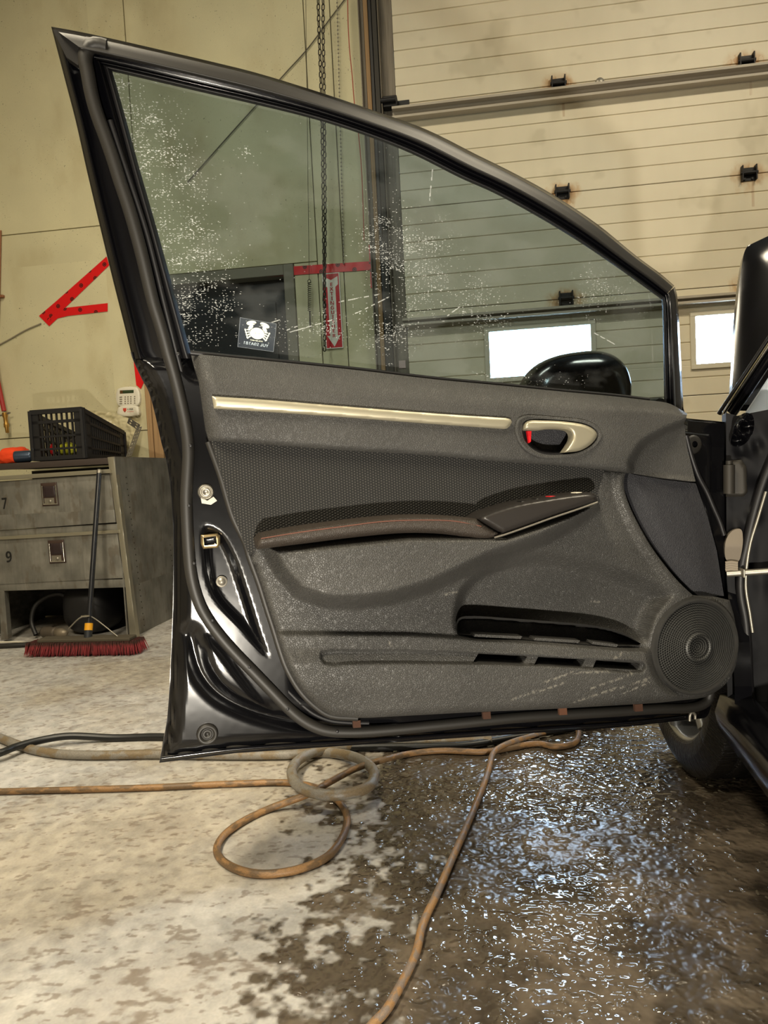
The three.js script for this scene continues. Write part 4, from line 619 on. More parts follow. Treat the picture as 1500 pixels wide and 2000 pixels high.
// ------------------------------------------------------------------ tool cabinet against the wall
const CZ = -3.155; const onCab = (x, y, w = 0) => onPlane(x, y, V(0, 0, CZ + w), V(0, 0, 1)); const NZ = V(0, 0, 1), uvW = (p) => [p.x, p.y];
const cabSheet = (poly, w, r, back, step = 6) => sheet(poly, rounded(poly, w, 3, r), { map: onCab, nrm: NZ, uvf: uvW, back, step });
{
  const t = thing('tool_cabinet', 'grey aluminium tool cabinet with flip doors numbered 7 and 9', 'cabinet', onFloor(120, 1252).setZ(CZ));
  const L = -90, lx = (y) => L, rx = (y) => 212 + (y - 893) * 0.131;
  const bar = (yl, yr, h, w, b = 0.03) => cabSheet([[L, yl + (yl - yr) * 0.42], [rx(yr), yr], [rx(yr + h), yr + h], [L, yl + h + (yl - yr) * 0.42]], w, 0.002, b);
  part(t, 'top_rail', bar(906, 894, 12, 0.0), std({ srgb: '#3a302b', roughness: 0.6 }), 'dark top rail');
  part(t, 'gutter_rail', bar(930, 916, 8, 0.022, 0.03), mAluEdge);
  part(t, 'middle_rail', bar(1036, 1023, 13, -0.004), mAlu); part(t, 'gutter_rail', bar(1048, 1035, 6, 0.016, 0.025), mAluEdge);
  part(t, 'bottom_rail', bar(1138, 1131, 16, 0.0), mAlu);
  part(t, 'post', cabSheet([[rx(893) - 2, 893], [rx(893) + 10, 892], [268, 1249], [254, 1250], [rx(1145), 1145]], 0.004, 0.002, 0.03), mAluEdge);
  part(t, 'post', cabSheet([[-2, 1150], [8, 1150], [16, 1248], [2, 1250]], 0.0, 0.002, 0.03), mAlu);
  const door = (poly, num, np, lp) => {
    const d = sub(t, 'flip_door', onCab(poly[0][0], poly[2][1], 0)); part(d, 'door_sheet', cabSheet(poly, 0.004, 0.002, 0.02), mAlu);
    const c = document.createElement('canvas'); c.width = 128; c.height = 160; const x = c.getContext('2d'); x.clearRect(0, 0, 128, 160); x.fillStyle = '#101010'; x.font = 'bold 168px sans-serif'; x.textAlign = 'center'; x.fillText(num, 64, 146);
    const ct = new THREE.CanvasTexture(c); ct.colorSpace = THREE.SRGBColorSpace; const q = np.map((p) => onCab(p[0], p[1], 0.0048)), g = new THREE.BufferGeometry(); g.setAttribute('position', new THREE.Float32BufferAttribute(q.flatMap((p) => p.toArray()), 3)); g.setAttribute('uv', new THREE.Float32BufferAttribute([0, 1, 1, 1, 1, 0, 0, 0], 2)); g.setIndex([0, 3, 1, 1, 3, 2]); g.computeVertexNormals();
    part(d, 'door_number', g, std({ map: ct, transparent: true, roughness: 0.6 }), 'black number ' + num);
    const [a, b, e, f] = lp, out = [[a, b], [e, b - 2], [e + 5, f - 2], [a + 4, f]], hole = [[a + 5, b + 6], [e - 4, b + 5], [e - 1, b + 26], [a + 8, b + 27]];
    part(d, 'latch_frame', merge([sheet(out, rounded(out, 0.011, 3, 0.003), { map: onCab, nrm: NZ, uvf: uvW, back: 0.008, step: 3 })]), std({ srgb: '#4a3a34', roughness: 0.45, metalness: 0.4 }));
    part(d, 'latch_paddle', sheet(hole, rounded(hole, 0.016, 4, 0.004), { map: onCab, nrm: NZ, uvf: uvW, back: 0.006, step: 3 }), std({ srgb: '#2c2022', roughness: 0.4 }));
    part(d, 'latch_rim', merge([rod(onCab(a + 3, b + 5, 0.014), onCab(a + 6, f - 3, 0.014), 0.003, 8), rod(onCab(e - 2, b + 3, 0.014), onCab(e + 2, f - 4, 0.014), 0.003, 8), rod(onCab(a + 6, f - 4, 0.014), onCab(e + 2, f - 5, 0.014), 0.003, 8)]), mChrome);
    part(d, 'latch_lock', merge([box(onCab((a + e) / 2 + 2, f - 10, 0.012), 0.05, 0.03, 0.004, 0.001), lathe([[0, 0.006], [0.006, 0.005], [0.007, 0]], onCab((a + e) / 2 + 4, f - 10, 0.013), NZ, 12)]), mZinc);
  };
  door([[L, 946], [214, 926], [226, 1020], [L, 1042]], '7', [[0, 968], [15, 967], [17, 996], [2, 997]], [79, 944, 110, 989]);
  door([[L, 1058], [229, 1039], [240, 1129], [L, 1146]], '9', [[7, 1073], [25, 1072], [27, 1100], [9, 1101]], [93, 1056, 124, 1101]);
  const fb = onCab(266, 1249, 0), ft = onCab(222, 892, 0), bt = onWall(290, 892, 0.02), bb = onWall(334, 1193, 0.02); bb.y = 0.0;
  part(t, 'side_panel', slab([ft, fb.clone().setY(0), V(fb.x - 0.03, 0, WZ + 0.03), V(ft.x - 0.03, ft.y, WZ + 0.03)], V(1, 0, 0), 0.006), mAlu, 'riveted aluminium side panel');
  const riv = []; for (let k = 0; k < 26; k++) { for (const [z, s] of [[CZ - 0.09, 0], [WZ + 0.12, 0]]) { const y = 0.05 + k / 26 * (ft.y - 0.12), x = lerp(fb.x, ft.x, y / ft.y) - 0.03 * (CZ - z) / 0.6 + 0.007; riv.push(lathe([[0, 0.002], [0.003, 0.0015], [0.004, 0]], V(x, y, z), V(1, 0, 0), 6)); } } part(t, 'rivet_row', merge(riv), mDarkSteel);
  const top = ft.y, xl = onCab(L, 900).x; part(t, 'cabinet_top', boxAB(V(xl, top - 0.02, WZ + 0.03), V(ft.x - 0.02, top - 0.003, CZ - 0.005)), std({ srgb: '#2a2624', roughness: 0.7 }));
  const yo = onCab(100, 1150).y; part(t, 'back_panel', boxAB(V(xl, 0.01, WZ + 0.03), V(fb.x - 0.04, top - 0.03, WZ + 0.05)), std({ srgb: '#3b3835', roughness: 0.8 })); part(t, 'lower_shelf', boxAB(V(xl, yo, WZ + 0.05), V(fb.x - 0.05, yo + 0.015, CZ - 0.02)), mAlu);
  const inL = onCab(-60, 1250).x; part(t, 'divider', boxAB(V(inL, 0.0, WZ + 0.06), V(inL + 0.02, yo, CZ - 0.03)), mAlu);
}
const TOPY = onCab(222, 892).y;
// things stowed in the open bottom bay
{
  const c = onCab(205, 1215, -0.25), g = new THREE.SphereGeometry(1, 28, 20), p = g.attributes.position; for (let i = 0; i < p.count; i++) { const x = p.getX(i), y = p.getY(i), z = p.getZ(i), n = 1 + 0.08 * (fbm(x * 2 + 5, y * 2 + z, 3, 6) - 0.5); p.setXYZ(i, Math.sign(x) * Math.abs(x) ** 0.7 * 0.13 * n, Math.sign(y) * Math.abs(y) ** 0.75 * 0.135 * n, Math.sign(z) * Math.abs(z) ** 0.7 * 0.15 * n); }
  g.computeVertexNormals(); g.translate(c.x - 0.03, 0.134, CZ - 0.22); single('canister', g, std({ srgb: '#131316', roughness: 0.5 }), 'rounded black canister in the open bay under the cabinet', 'canister');
  single('rubber_hose', tube([[70, 1240], [62, 1215], [68, 1185], [90, 1166], [118, 1160], [140, 1172], [150, 1168]].map((q, i) => { const v = onCab(q[0], q[1], -0.07 - i * 0.02); v.y = Math.max(v.y, 0.012); return v; }), 0.011, 60, 10), std({ srgb: '#1d1c1d', roughness: 0.5 }), 'black hose bent in the open bay under the cabinet', 'hose');
  const f0 = onFloor(86, 1246).setY(0.03), f1 = onFloor(162, 1250).setY(0.03), d = f1.clone().sub(f0); const f = thing('hose_fitting', 'dirty threaded metal hose fitting on the floor behind the broom', 'fitting', f0.clone().lerp(f1, 0.5).setY(0));
  part(f, 'sleeve', lathe([[0, 0], [0.024, 0], [0.028, 0.01], [0.026, 0.03], [0.029, 0.04], [0.026, 0.06], [0.028, 0.075], [0.024, 0.09], [0, 0.09]], f0, d, 18), std({ srgb: '#5f564b', roughness: 0.6, metalness: 0.4 })); part(f, 'coupler', lathe([[0, 0.09], [0.023, 0.09], [0.024, 0.12], [0.018, 0.135], [0.012, 0.15], [0, 0.15]], f0, d, 18), std({ srgb: '#8d8271', roughness: 0.5, metalness: 0.5 }));
  single('white_wire', tube([[-40, 1256], [10, 1254], [40, 1254], [58, 1257]].map((q) => onFloor(q[0], q[1], 0.004)), 0.004, 30, 6), mWhitePl, 'thin white wire on the floor by the cabinet post', 'wire');
  single('floor_pipe', tube([[-60, 1264], [20, 1261], [66, 1258]].map((q) => onFloor(q[0], q[1], 0.012)), 0.012, 24, 8), std({ srgb: '#262422', roughness: 0.5 }), 'short dark pipe lying beside the broom head', 'pipe');
}
// push broom leaning on the cabinet
{
  const hz = -2.90, onB = (x, y, z = hz) => onPlane(x, y, V(0, 0, z), NZ), base = onB(166, 1262).setY(0);
  const b = thing('push_broom', 'push broom with red bristles leaning on the tool cabinet', 'broom', base);
  const l = onB(62, 1265).x, r = onB(274, 1262).x, hy = 0.062;
  part(b, 'broom_head', boxAB(V(l + 0.05, hy, hz - 0.035), V(r - 0.03, hy + 0.016, hz + 0.035), 0.005), std({ srgb: '#4a4336', roughness: 0.8 }));
  const rr = rng(5), br = [], bd = []; for (let i = 0; i < 1500; i++) { const x = lerp(l, r, rr()), z = hz + (rr() - 0.5) * 0.09, sx = (x - (l + r) / 2) * 0.06 + (rr() - 0.5) * 0.02, sz = (z - hz) * 0.3 + (rr() - 0.5) * 0.02, g = new THREE.ConeGeometry(0.0042, 0.062, 4, 1, true); g.rotateX(Math.PI); const p = g.attributes.position; for (let k = 0; k < p.count; k++) { const q = 1 - (p.getY(k) + 0.031) / 0.062; p.setXYZ(k, p.getX(k) + sx * q, p.getY(k), p.getZ(k) + sz * q); } g.translate(x * 0.985 + (l + r) / 2 * 0.015, 0.033, z * 0.98 + hz * 0.02); br.push(g); }
  const bris = part(b, 'bristles', merge(br), std({ map: dataTex(64, 64, (i, j) => { const k = sst(0.38, 0.62, (j / 64) * 0.75 + 0.5 * (hash2(i >> 2, 1, 3) - 0.1)), v = 0.9 + 0.2 * hash2(i, j, 2); return [lerp(0.24, 0.58, k) * v, lerp(0.16, 0.21, k) * v, lerp(0.13, 0.23, k) * v]; }, true), roughness: 0.9 }), 'red bristles'); bris.userData.kind = 'stuff';
  part(b, 'bristle_core', boxAB(V(l + 0.015, 0.006, hz - 0.042), V(r - 0.015, hy, hz + 0.042), 0.015), std({ srgb: '#5a2526', roughness: 0.95 }));
  const h0 = V(onB(172, 1250).x, hy + 0.01, hz), h1 = onPlane(194, 920, V(0, 0, CZ + 0.04), NZ);
  part(b, 'handle', rod(h0, h1, 0.0115, 14), std({ srgb: '#14161d', roughness: 0.35 })); part(b, 'end_cap', lathe([[0.012, -0.012], [0.0125, 0], [0.009, 0.008], [0, 0.01]], h1, h1.clone().sub(h0), 14), mZinc);
  const k0 = h0.clone().lerp(h1, 0.13); part(b, 'socket', rod(h0, h0.clone().lerp(h1, 0.09), 0.017, 12), std({ srgb: '#23262a', roughness: 0.5 })); part(b, 'label_band', rod(h0.clone().lerp(h1, 0.045), h0.clone().lerp(h1, 0.085), 0.0176, 12), std({ srgb: '#e3a21c', roughness: 0.5 }), 'orange label band');
  part(b, 'brace', tube([k0, k0.clone().add(V(0.04, -0.02, 0.01)), V(onB(230, 1245).x, hy + 0.015, hz)], 0.0028, 20, 6), mZinc); part(b, 'brace', tube([k0, k0.clone().add(V(-0.03, -0.004, 0.02)), k0.clone().add(V(-0.085, -0.05, 0.03))], 0.0035, 20, 6), mZinc); part(b, 'clamp', rod(k0.clone().add(V(-0.028, 0, 0.018)), k0.clone().add(V(0.012, 0.002, 0.018)), 0.005, 8), mChrome);
}
// black crate on the cabinet
{
  const y0 = TOPY + 0.002, A = onCab(66, 880, -0.03).setY(y0), B = onCab(166, 885, -0.02).setY(y0), Cc = onPlane(243, 880, V(0, 0, CZ - 0.50), NZ).setY(y0), D = A.clone().add(Cc).sub(B), H = onCab(110, 800, -0.03).y - y0;
  const t = thing('plastic_crate', 'black plastic crate with barred sides on the tool cabinet', 'crate', A.clone().lerp(Cc, 0.5));
  const wall = (p, q, h, h2, name) => {
    const d = q.clone().sub(p), L = d.length(), ang = Math.atan2(-d.z, d.x), list = [], at = (u, y) => p.clone().addScaledVector(d, u).setY(y0 + y), bx = (u, y, w, hh, th = 0.008) => list.push(box(at(u, y), w, hh, th, 0, ang));
    const n = Math.max(9, Math.round(L / 0.026)); for (let i = 0; i <= n; i++) { const u = i / n, hh = lerp(h, h2, u), wide = u < 0.14 || u > 0.86; bx(u, hh / 2, wide ? L / n * 0.98 : 0.0075, hh, wide ? 0.012 : 0.008); }
    const rail = (v, hh, th = 0.012) => { const a = at(0, h * v), b = at(1, h2 * v), m = a.clone().add(b).multiplyScalar(0.5), g = new THREE.BoxGeometry(L, hh, th); g.rotateZ(Math.atan2(b.y - a.y, L)); g.rotateY(ang); g.translate(m.x, m.y, m.z); list.push(g); };
    rail(0.97, 0.022, 0.02); rail(0.76, 0.014); rail(0.47, 0.010); rail(0.22, 0.01); rail(0.04, 0.02, 0.016); part(t, name, merge(list), mPlBlack);
  };
  wall(A, B, H, H, 'crate_wall'); wall(B, Cc, H * 0.98, H * 0.62, 'crate_wall'); wall(Cc, D, H * 0.62, H * 0.62, 'crate_wall'); wall(D, A, H * 0.62, H * 0.98, 'crate_wall');
  part(t, 'crate_floor', slab([A, B, Cc, D], V(0, 1, 0), 0.012), mPlBlack);
  const inC = (u, v, y) => A.clone().addScaledVector(B.clone().sub(A), u).addScaledVector(D.clone().sub(A), v).setY(y0 + y);
  const mY = std({ srgb: '#b9b92a', roughness: 0.6 }); const lump = (u, v, y, a, b, c, m, nm, lab, cat) => { const g = new THREE.IcosahedronGeometry(1, 4), p = g.attributes.position; for (let i = 0; i < p.count; i++) { const q = V(p.getX(i), p.getY(i), p.getZ(i)), k = 0.8 + 0.4 * fbm(q.x * 2 + 9, q.y * 2 + q.z * 1.7, 3, 4); p.setXYZ(i, q.x * a * k, q.y * b * k, q.z * c * k); } g.computeVertexNormals(); const o = inC(u, v, y); g.translate(o.x, o.y, o.z); single(nm, g, m, lab, cat); };
  lump(0.55, 0.14, 0.052, 0.055, 0.034, 0.025, mY, 'yellow_glove', 'yellow green glove at the bottom of the black crate', 'glove'); lump(0.26, 0.12, 0.052, 0.012, 0.032, 0.014, mRed, 'red_bottle', 'tiny red bottle inside the black crate', 'bottle'); lump(0.75, 0.75, 0.06, 0.05, 0.036, 0.04, mY, 'yellow_strap', 'crumpled yellow strap deep inside the black crate', 'strap');
  lump(0.5, 0.45, 0.07, 0.07, 0.05, 0.06, std({ srgb: '#2b2522', roughness: 0.8 }), 'dark_rag', 'dark rag in the middle of the black crate', 'rag');
  // bubble wrap behind
  const bg = new THREE.PlaneGeometry(0.30, 0.17, 46, 26), bp = bg.attributes.position; for (let i = 0; i < bp.count; i++) { const x = bp.getX(i), y = bp.getY(i); bp.setXYZ(i, x, y - Math.abs(x) * 0.15 + 0.012 * fbm(x * 20, 3, 2, 1), 0.05 * fbm(x * 14 + 3, y * 14, 4, 3) + 0.008 * vnoise(x * 90, y * 90, 5)); } bg.computeVertexNormals(); const bc = onPlane(222, 838, V(0, 0, WZ + 0.06), NZ); bg.rotateZ(-0.28); bg.translate(bc.x, bc.y, bc.z); single('bubble_wrap', bg, std({ srgb: '#d9cfa9', roughness: 0.28, transmission: 0.2, thickness: 0 }), 'crumpled clear bubble wrap between the crate and the wall', 'plastic wrap');
  // cloth and bottle on the left
  const oc = onCab(28, 892, -0.12); const gg = new THREE.SphereGeometry(1, 36, 24), gp = gg.attributes.position; for (let i = 0; i < gp.count; i++) { const x = gp.getX(i), y = gp.getY(i), z = gp.getZ(i), k = 0.78 + 0.42 * fbm(x * 2.2 + 4, y * 2 + z * 2, 4, 12); gp.setXYZ(i, x * 0.085 * k, Math.max(-0.03, y * 0.055 * k), z * 0.07 * k); } gg.computeVertexNormals(); gg.translate(oc.x, TOPY + 0.031, oc.z); single('orange_cloth', gg, std({ srgb: '#e8430f', roughness: 0.85 }), 'bunched bright orange cloth on the tool cabinet', 'cloth');
  const lc = onCab(46, 896, -0.04); single('spray_can', lathe([[0, 0], [0.026, 0.0], [0.028, 0.004], [0.028, 0.07], [0.022, 0.085], [0.01, 0.09], [0, 0.09]], V(lc.x - 0.045, TOPY + 0.028, lc.z), V(1, 0.02, -0.3), 20), std({ srgb: '#3d4a5c', roughness: 0.3, metalness: 0.5 }), 'blue grey can lying beside the orange cloth', 'can');
}
// perforated strap leaning in the corner
{
  const a = onPlane(252, 898, V(0, 0, CZ - 0.12), NZ), b = onPlane(272, 835, V(0, 0, CZ - 0.25), NZ), c = onPlane(258, 824, V(0, 0, CZ - 0.25), NZ); a.y = TOPY + 0.001; const W = 0.034, list = [];
  const t = thing('perforated_bracket', 'bent perforated steel strap standing on the tool cabinet', 'bracket', a.clone());
  const strap = (p, q, n) => { const d = q.clone().sub(p), L = d.length(), ux = V(1, 0.1, 0.25).normalize(), sh = new THREE.Shape([[-W / 2, 0], [W / 2, 0], [W / 2, L], [-W / 2, L]].map((v) => new THREE.Vector2(...v))); for (let i = 0; i < n; i++) for (const s of [-1, 1]) { const h = new THREE.Path(); h.absellipse(s * W * 0.22, (i + 0.5) * L / n, 0.0042, 0.006, 0, Math.PI * 2, true); sh.holes.push(h); } const g = new THREE.ExtrudeGeometry(sh, { depth: 0.002, bevelEnabled: false, curveSegments: 6 }); const y = d.clone().normalize(), z = ux.clone().cross(y).normalize(), x = y.clone().cross(z); g.applyMatrix4(new THREE.Matrix4().makeBasis(x, y, z).setPosition(p)); return g; };
  part(t, 'strap', strap(a, b, 8), mZinc); part(t, 'bent_end', strap(b, c.clone().add(V(-0.02, 0.01, 0)), 2), mZinc);
}
// alarm keypad on the wall
{
  const c = onWall(249, 778), t = thing('alarm_keypad', 'cream alarm keypad with a small display on the wall', 'keypad', V(c.x, onWall(250, 812).y, WZ));
  const mk = (w, h, draw) => { const cv = document.createElement('canvas'); cv.width = w; cv.height = h; draw(cv.getContext('2d')); const x = new THREE.CanvasTexture(cv); x.colorSpace = THREE.SRGBColorSpace; return x; };
  const quad = (pts, w) => { const q = pts.map((p) => onWall(p[0], p[1], w)), g = new THREE.BufferGeometry(); g.setAttribute('position', new THREE.Float32BufferAttribute(q.flatMap((p) => p.toArray()), 3)); g.setAttribute('uv', new THREE.Float32BufferAttribute([0, 1, 1, 1, 1, 0, 0, 0], 2)); g.setIndex([0, 3, 1, 1, 3, 2]); g.computeVertexNormals(); return g; };
  const body = loop([[228, 764], [233, 758], [265, 756], [271, 762], [273, 785], [268, 792], [235, 794], [228, 786]], 3), flap = loop([[232, 795], [268, 793], [271, 800], [271, 810], [268, 811.5], [233, 813], [229, 809], [230, 801]], 3);
  const S = (poly, w, b) => sheet(poly, rounded(poly, w, 4, 0.005), { map: onWall, nrm: NZ, uvf: uvW, back: b, step: 3 });
  part(t, 'keypad_body', S(body, 0.026, 0.025), mWhitePl); part(t, 'flap', S(flap, 0.03, 0.02), mWhitePl);
  part(t, 'display', quad([[234, 762.5], [261, 761.5], [261, 767.5], [234, 769]], 0.0268), std({ map: mk(256, 64, (x) => { x.fillStyle = '#2c3a20'; x.fillRect(0, 0, 256, 64); x.fillStyle = '#5a3c1c'; x.fillRect(0, 0, 54, 64); x.fillStyle = '#3f5430'; x.fillRect(66, 22, 170, 8); }), roughness: 0.3 }));
  const kx = [236, 244.5, 250, 255.5, 263], keyM = std({ srgb: '#857c69', roughness: 0.6 }); for (let r = 0; r < 4; r++) kx.forEach((x, i) => part(t, 'key', box(onWall(x, 775.5 + r * 4.2 - (x - 236) * 0.04, 0.0275), i === 0 ? 0.015 : 0.0075, 0.0055, 0.003, 0.001), keyM));
  part(t, 'flap_print', quad([[237, 796], [264, 795], [264.5, 807.5], [237.5, 808.5]], 0.0308), std({ map: mk(256, 128, (x) => { x.fillStyle = '#ded8c6'; x.fillRect(0, 0, 256, 128); x.fillStyle = '#c8442e'; x.beginPath(); x.moveTo(30, 14); x.lineTo(92, 14); x.lineTo(92, 62); x.lineTo(61, 104); x.lineTo(30, 62); x.fill(); x.fillStyle = '#7a3a30'; x.beginPath(); x.moveTo(44, 66); x.lineTo(78, 66); x.lineTo(61, 100); x.fill(); x.fillStyle = '#2b2724'; x.font = 'bold 50px sans-serif'; x.fillText('LINE', 106, 58); x.fillStyle = '#c98a7a'; for (let k = 0; k < 6; k++) x.fillRect(108 + k * 20, 76, 14, 22); }), roughness: 0.5 }));
}
// red marking tape with black print
{
  const tex = dataTex(256, 128, (i, j) => { const s = [[50, 36], [178, 92]]; let k = 0; for (const [a, b] of s) { const r = Math.hypot((i - a) * 0.18 / 256, (j - b) * 0.055 / 128); if (r < 0.0115 && !(r > 0.005 && r < 0.007)) k = 1; } return k ? [0.10, 0.05, 0.05] : [0.84, 0.07, 0.09]; }, true);
  const tape = (poly, dir, label) => {
    const m = std({ map: (() => { const c = tex.clone(); c.repeat.set(1 / 0.18, 1 / 0.055); c.needsUpdate = true; return c; })(), roughness: 0.35 }); const a = onWall(...dir[0]), b = onWall(...dir[1]), d = b.clone().sub(a).normalize(), e = V(-d.y, d.x, 0);
    return single('red_tape', sheet(poly, (x, y) => 0.003 + 0.002 * vnoise(x / 9, y / 9, 3), { map: onWall, nrm: NZ, uvf: (p) => { const q = p.clone().sub(a); return [q.dot(d), q.dot(e)]; }, step: 6, back: 0.002 }), m, label, 'tape');
  };
  tape([[76, 617], [110, 588], [208, 501], [213, 518], [124, 604], [96, 637]], [[80, 622], [210, 505]], 'red tape strip slanting up the wall over the keypad');
  tape([[86, 612], [130, 601], [210, 592], [210, 608], [132, 617], [112, 622], [96, 637], [88, 628]], [[90, 625], [210, 600]], 'short level red tape strip joining a slanting one');
  tape([[256, 650], [274, 650], [282, 744], [275, 760], [266, 752], [261, 705]], [[262, 650], [273, 760]], 'upright red tape strip ending just above the keypad');
  tape([[518, 524], [620, 517], [726, 510], [727, 527], [620, 534], [520, 541]], [[520, 532], [726, 519]], 'red tape strip along the top of the passage door');
  tape([[720, 478], [731, 478], [735, 562], [724, 562]], [[726, 480], [729, 560]], 'upright red tape strip beside the garage door track');
  single('wall_cable', tube([[-60, 700], [-10, 678], [20, 662], [50, 645], [80, 632]].map((p) => onWall(p[0], p[1], 0.006)), 0.004, 30, 6), std({ srgb: '#8d8570', roughness: 0.6 }), 'thin grey cable on the wall leading to the red tape', 'cable');
}
single('slanting_cable', tube([[366, 356], [430, 284], [500, 206], [560, 140], [600, 96], [645, 36], [680, -10]].map((p) => onWall(p[0], p[1], 0.008)), 0.003, 40, 6), std({ srgb: '#5d584a', roughness: 0.6 }), 'thin dark cable slanting up the wall towards the pull chain', 'cable');
// red air hose with brass coupling at the left
{
  const a = [[-12, 690], [-6, 735], [2, 775], [8, 803]].map((p) => onWall(p[0], p[1], 0.05)), e = onWall(9, 806, 0.05), t = thing('air_hose', 'red air hose hanging on the wall with a brass coupling', 'hose', onWall(12, 850, 0.05)); const f = onWall(15, 850, 0.05), d = f.clone().sub(e);
  part(t, 'hose_body', tube(a, 0.013, 30, 10), std({ srgb: '#a32a26', roughness: 0.5 })); part(t, 'coupling', lathe([[0.014, 0], [0.015, 0.02], [0.011, 0.03], [0.011, 0.06], [0.014, 0.062], [0.014, 0.082], [0.01, 0.085], [0.009, 0.115], [0, 0.115]], e, d, 16), mBrass); part(t, 'wing_clip', rod(onWall(0, 812, 0.05), onWall(20, 806, 0.05), 0.005, 8), mZinc);
  const w = onWall(3, 579, 0.01); single('wall_clip', merge([box(w, 0.03, 0.016, 0.02, 0.004), rod(onWall(1, 450, 0.012), onWall(-3, 640, 0.012), 0.006, 8)]), std({ srgb: '#8a5a3a', roughness: 0.6 }), 'copper pipe with a clip high on the wall', 'pipe');
}
// exit-height sign, chains and spring by the garage door
{
  const c = document.createElement('canvas'); c.width = 256; c.height = 1280; const x = c.getContext('2d'); x.fillStyle = '#e9e3d8'; x.fillRect(0, 0, 256, 1280); x.fillStyle = '#c4101f'; x.fillRect(14, 14, 228, 1252); x.fillStyle = '#ece7da'; x.beginPath(); x.moveTo(30, 60); x.lineTo(128, 120); x.lineTo(226, 60); x.lineTo(226, 200); x.lineTo(186, 240); x.lineTo(186, 1060); x.lineTo(226, 1060); x.lineTo(128, 1250); x.lineTo(30, 1060); x.lineTo(70, 1060); x.lineTo(70, 240); x.lineTo(30, 200); x.fill();
  x.fillStyle = '#b5121f'; x.font = 'bold 84px sans-serif'; x.textAlign = 'center'; 'EXTINGUISHER'.split('').forEach((k, i) => x.fillText(k, 128, 222 + i * 79)); const ct = new THREE.CanvasTexture(c); ct.colorSpace = THREE.SRGBColorSpace;
  const q = [[634, 534], [663, 532], [667, 680], [637, 682]].map((p) => onWall(p[0], p[1], 0.006)), g = boxAB(q[3], V(q[1].x, q[1].y, WZ + 0.009)), f = new THREE.PlaneGeometry(1, 1); const w = q[1].x - q[3].x, h = q[1].y - q[3].y; f.scale(w, h, 1); f.translate((q[1].x + q[3].x) / 2, (q[1].y + q[3].y) / 2, WZ + 0.0095);
  const t = thing('extinguisher_sign', 'tall red and white fire extinguisher sign on the wall', 'sign', V((q[1].x + q[3].x) / 2, q[3].y, WZ)); part(t, 'sign_board', g, mWhitePl); part(t, 'sign_print', f, std({ map: ct, roughness: 0.5 }));
  // chain loop
  const L = 0.034, Wd = 0.021, r = 0.0031; class Oval extends THREE.Curve { getPoint(s) { const k = (L - Wd) / 2, R = Wd / 2 - r, a = s * Math.PI * 2; return V(Math.cos(a) * R, Math.sin(a) * R + (Math.sin(a) >= 0 ? k : -k), 0); } }
  const link = new THREE.TubeGeometry(new Oval(), 22, r, 6, true), steel = std({ srgb: '#4a4740', roughness: 0.45, metalness: 0.6 });
  const ch = thing('hoist_chain', 'long steel pull chain hanging beside the garage door', 'chain', onWall(634, 690, 0.12)); const o = origin(ch); let n = 0;
  for (const [pts, z] of [[[[621, -14], [623, 60], [627, 170], [630, 300], [632, 450], [634, 600], [634, 686]], 0.12], [[[631, -14], [631, 60], [633, 170], [634, 300], [635, 450], [633, 600]], 0.15]]) {
    const cv = new THREE.CatmullRomCurve3(pts.map((p) => onWall(p[0], p[1], z))), N = Math.floor(cv.getLength() / (L - 2.1 * r));
    for (let i = 0; i < N; i++) { const p = cv.getPointAt((i + 0.5) / N), tg = cv.getTangentAt((i + 0.5) / N), m = new THREE.Mesh(link, steel); m.name = 'chain_link'; m.position.copy(p).sub(o); m.quaternion.setFromUnitVectors(V(0, 1, 0), tg); m.rotateY(i % 2 ? Math.PI / 2 + 0.35 : 0.35); m.castShadow = m.receiveShadow = true; ch.add(m); n++; }
  }
  const bc = []; for (let i = 0; i < 70; i++) { const y = lerp(-10, 515, i / 69), p = onWall(656 + y * 0.026 + 2, y, 0.02), s = new THREE.SphereGeometry(0.0042, 6, 5); s.translate(p.x, p.y, p.z); bc.push(s); } bc.push(rod(onWall(658, -10, 0.02), onWall(671.5, 515, 0.02), 0.0014, 5)); single('bead_chain', merge(bc), mZinc, 'thin bead chain hanging along a wall seam', 'chain');
  const sp = []; for (let i = 0; i <= 140; i++) { const u = i / 140, p = onWall(604.5, 552 + u * 56, 0.04); sp.push(p.clone().add(V(Math.cos(u * 88) * 0.0085, 0, Math.sin(u * 88) * 0.0085))); }
  const s = thing('tension_spring', 'coiled spring hanging on a wire beside the extinguisher sign', 'spring', onWall(605, 612, 0.04)); part(s, 'coil', tube(sp, 0.0018, 420, 5), mDarkSteel); part(s, 'wire', merge([rod(onWall(597, -10, 0.04), onWall(604, 545, 0.04), 0.0013, 6), tube([[604, 545], [601, 549], [604, 554], [607, 549], [604, 545]].map((p) => onWall(p[0], p[1], 0.04)), 0.0018, 20, 5), rod(onWall(605, 608, 0.04), onWall(606, 640, 0.04), 0.004, 8)]), mDarkSteel);
  single('red_cable', tube([[679, -14], [680, 50], [683, 100], [688, 150], [692, 200], [700, 260], [706, 330], [709, 400], [711, 470]].map((p) => onWall(p[0], p[1], 0.06)), 0.0028, 70, 6), std({ srgb: '#a34a38', roughness: 0.6 }), 'thin red cable hanging beside the garage door track', 'cable');
}
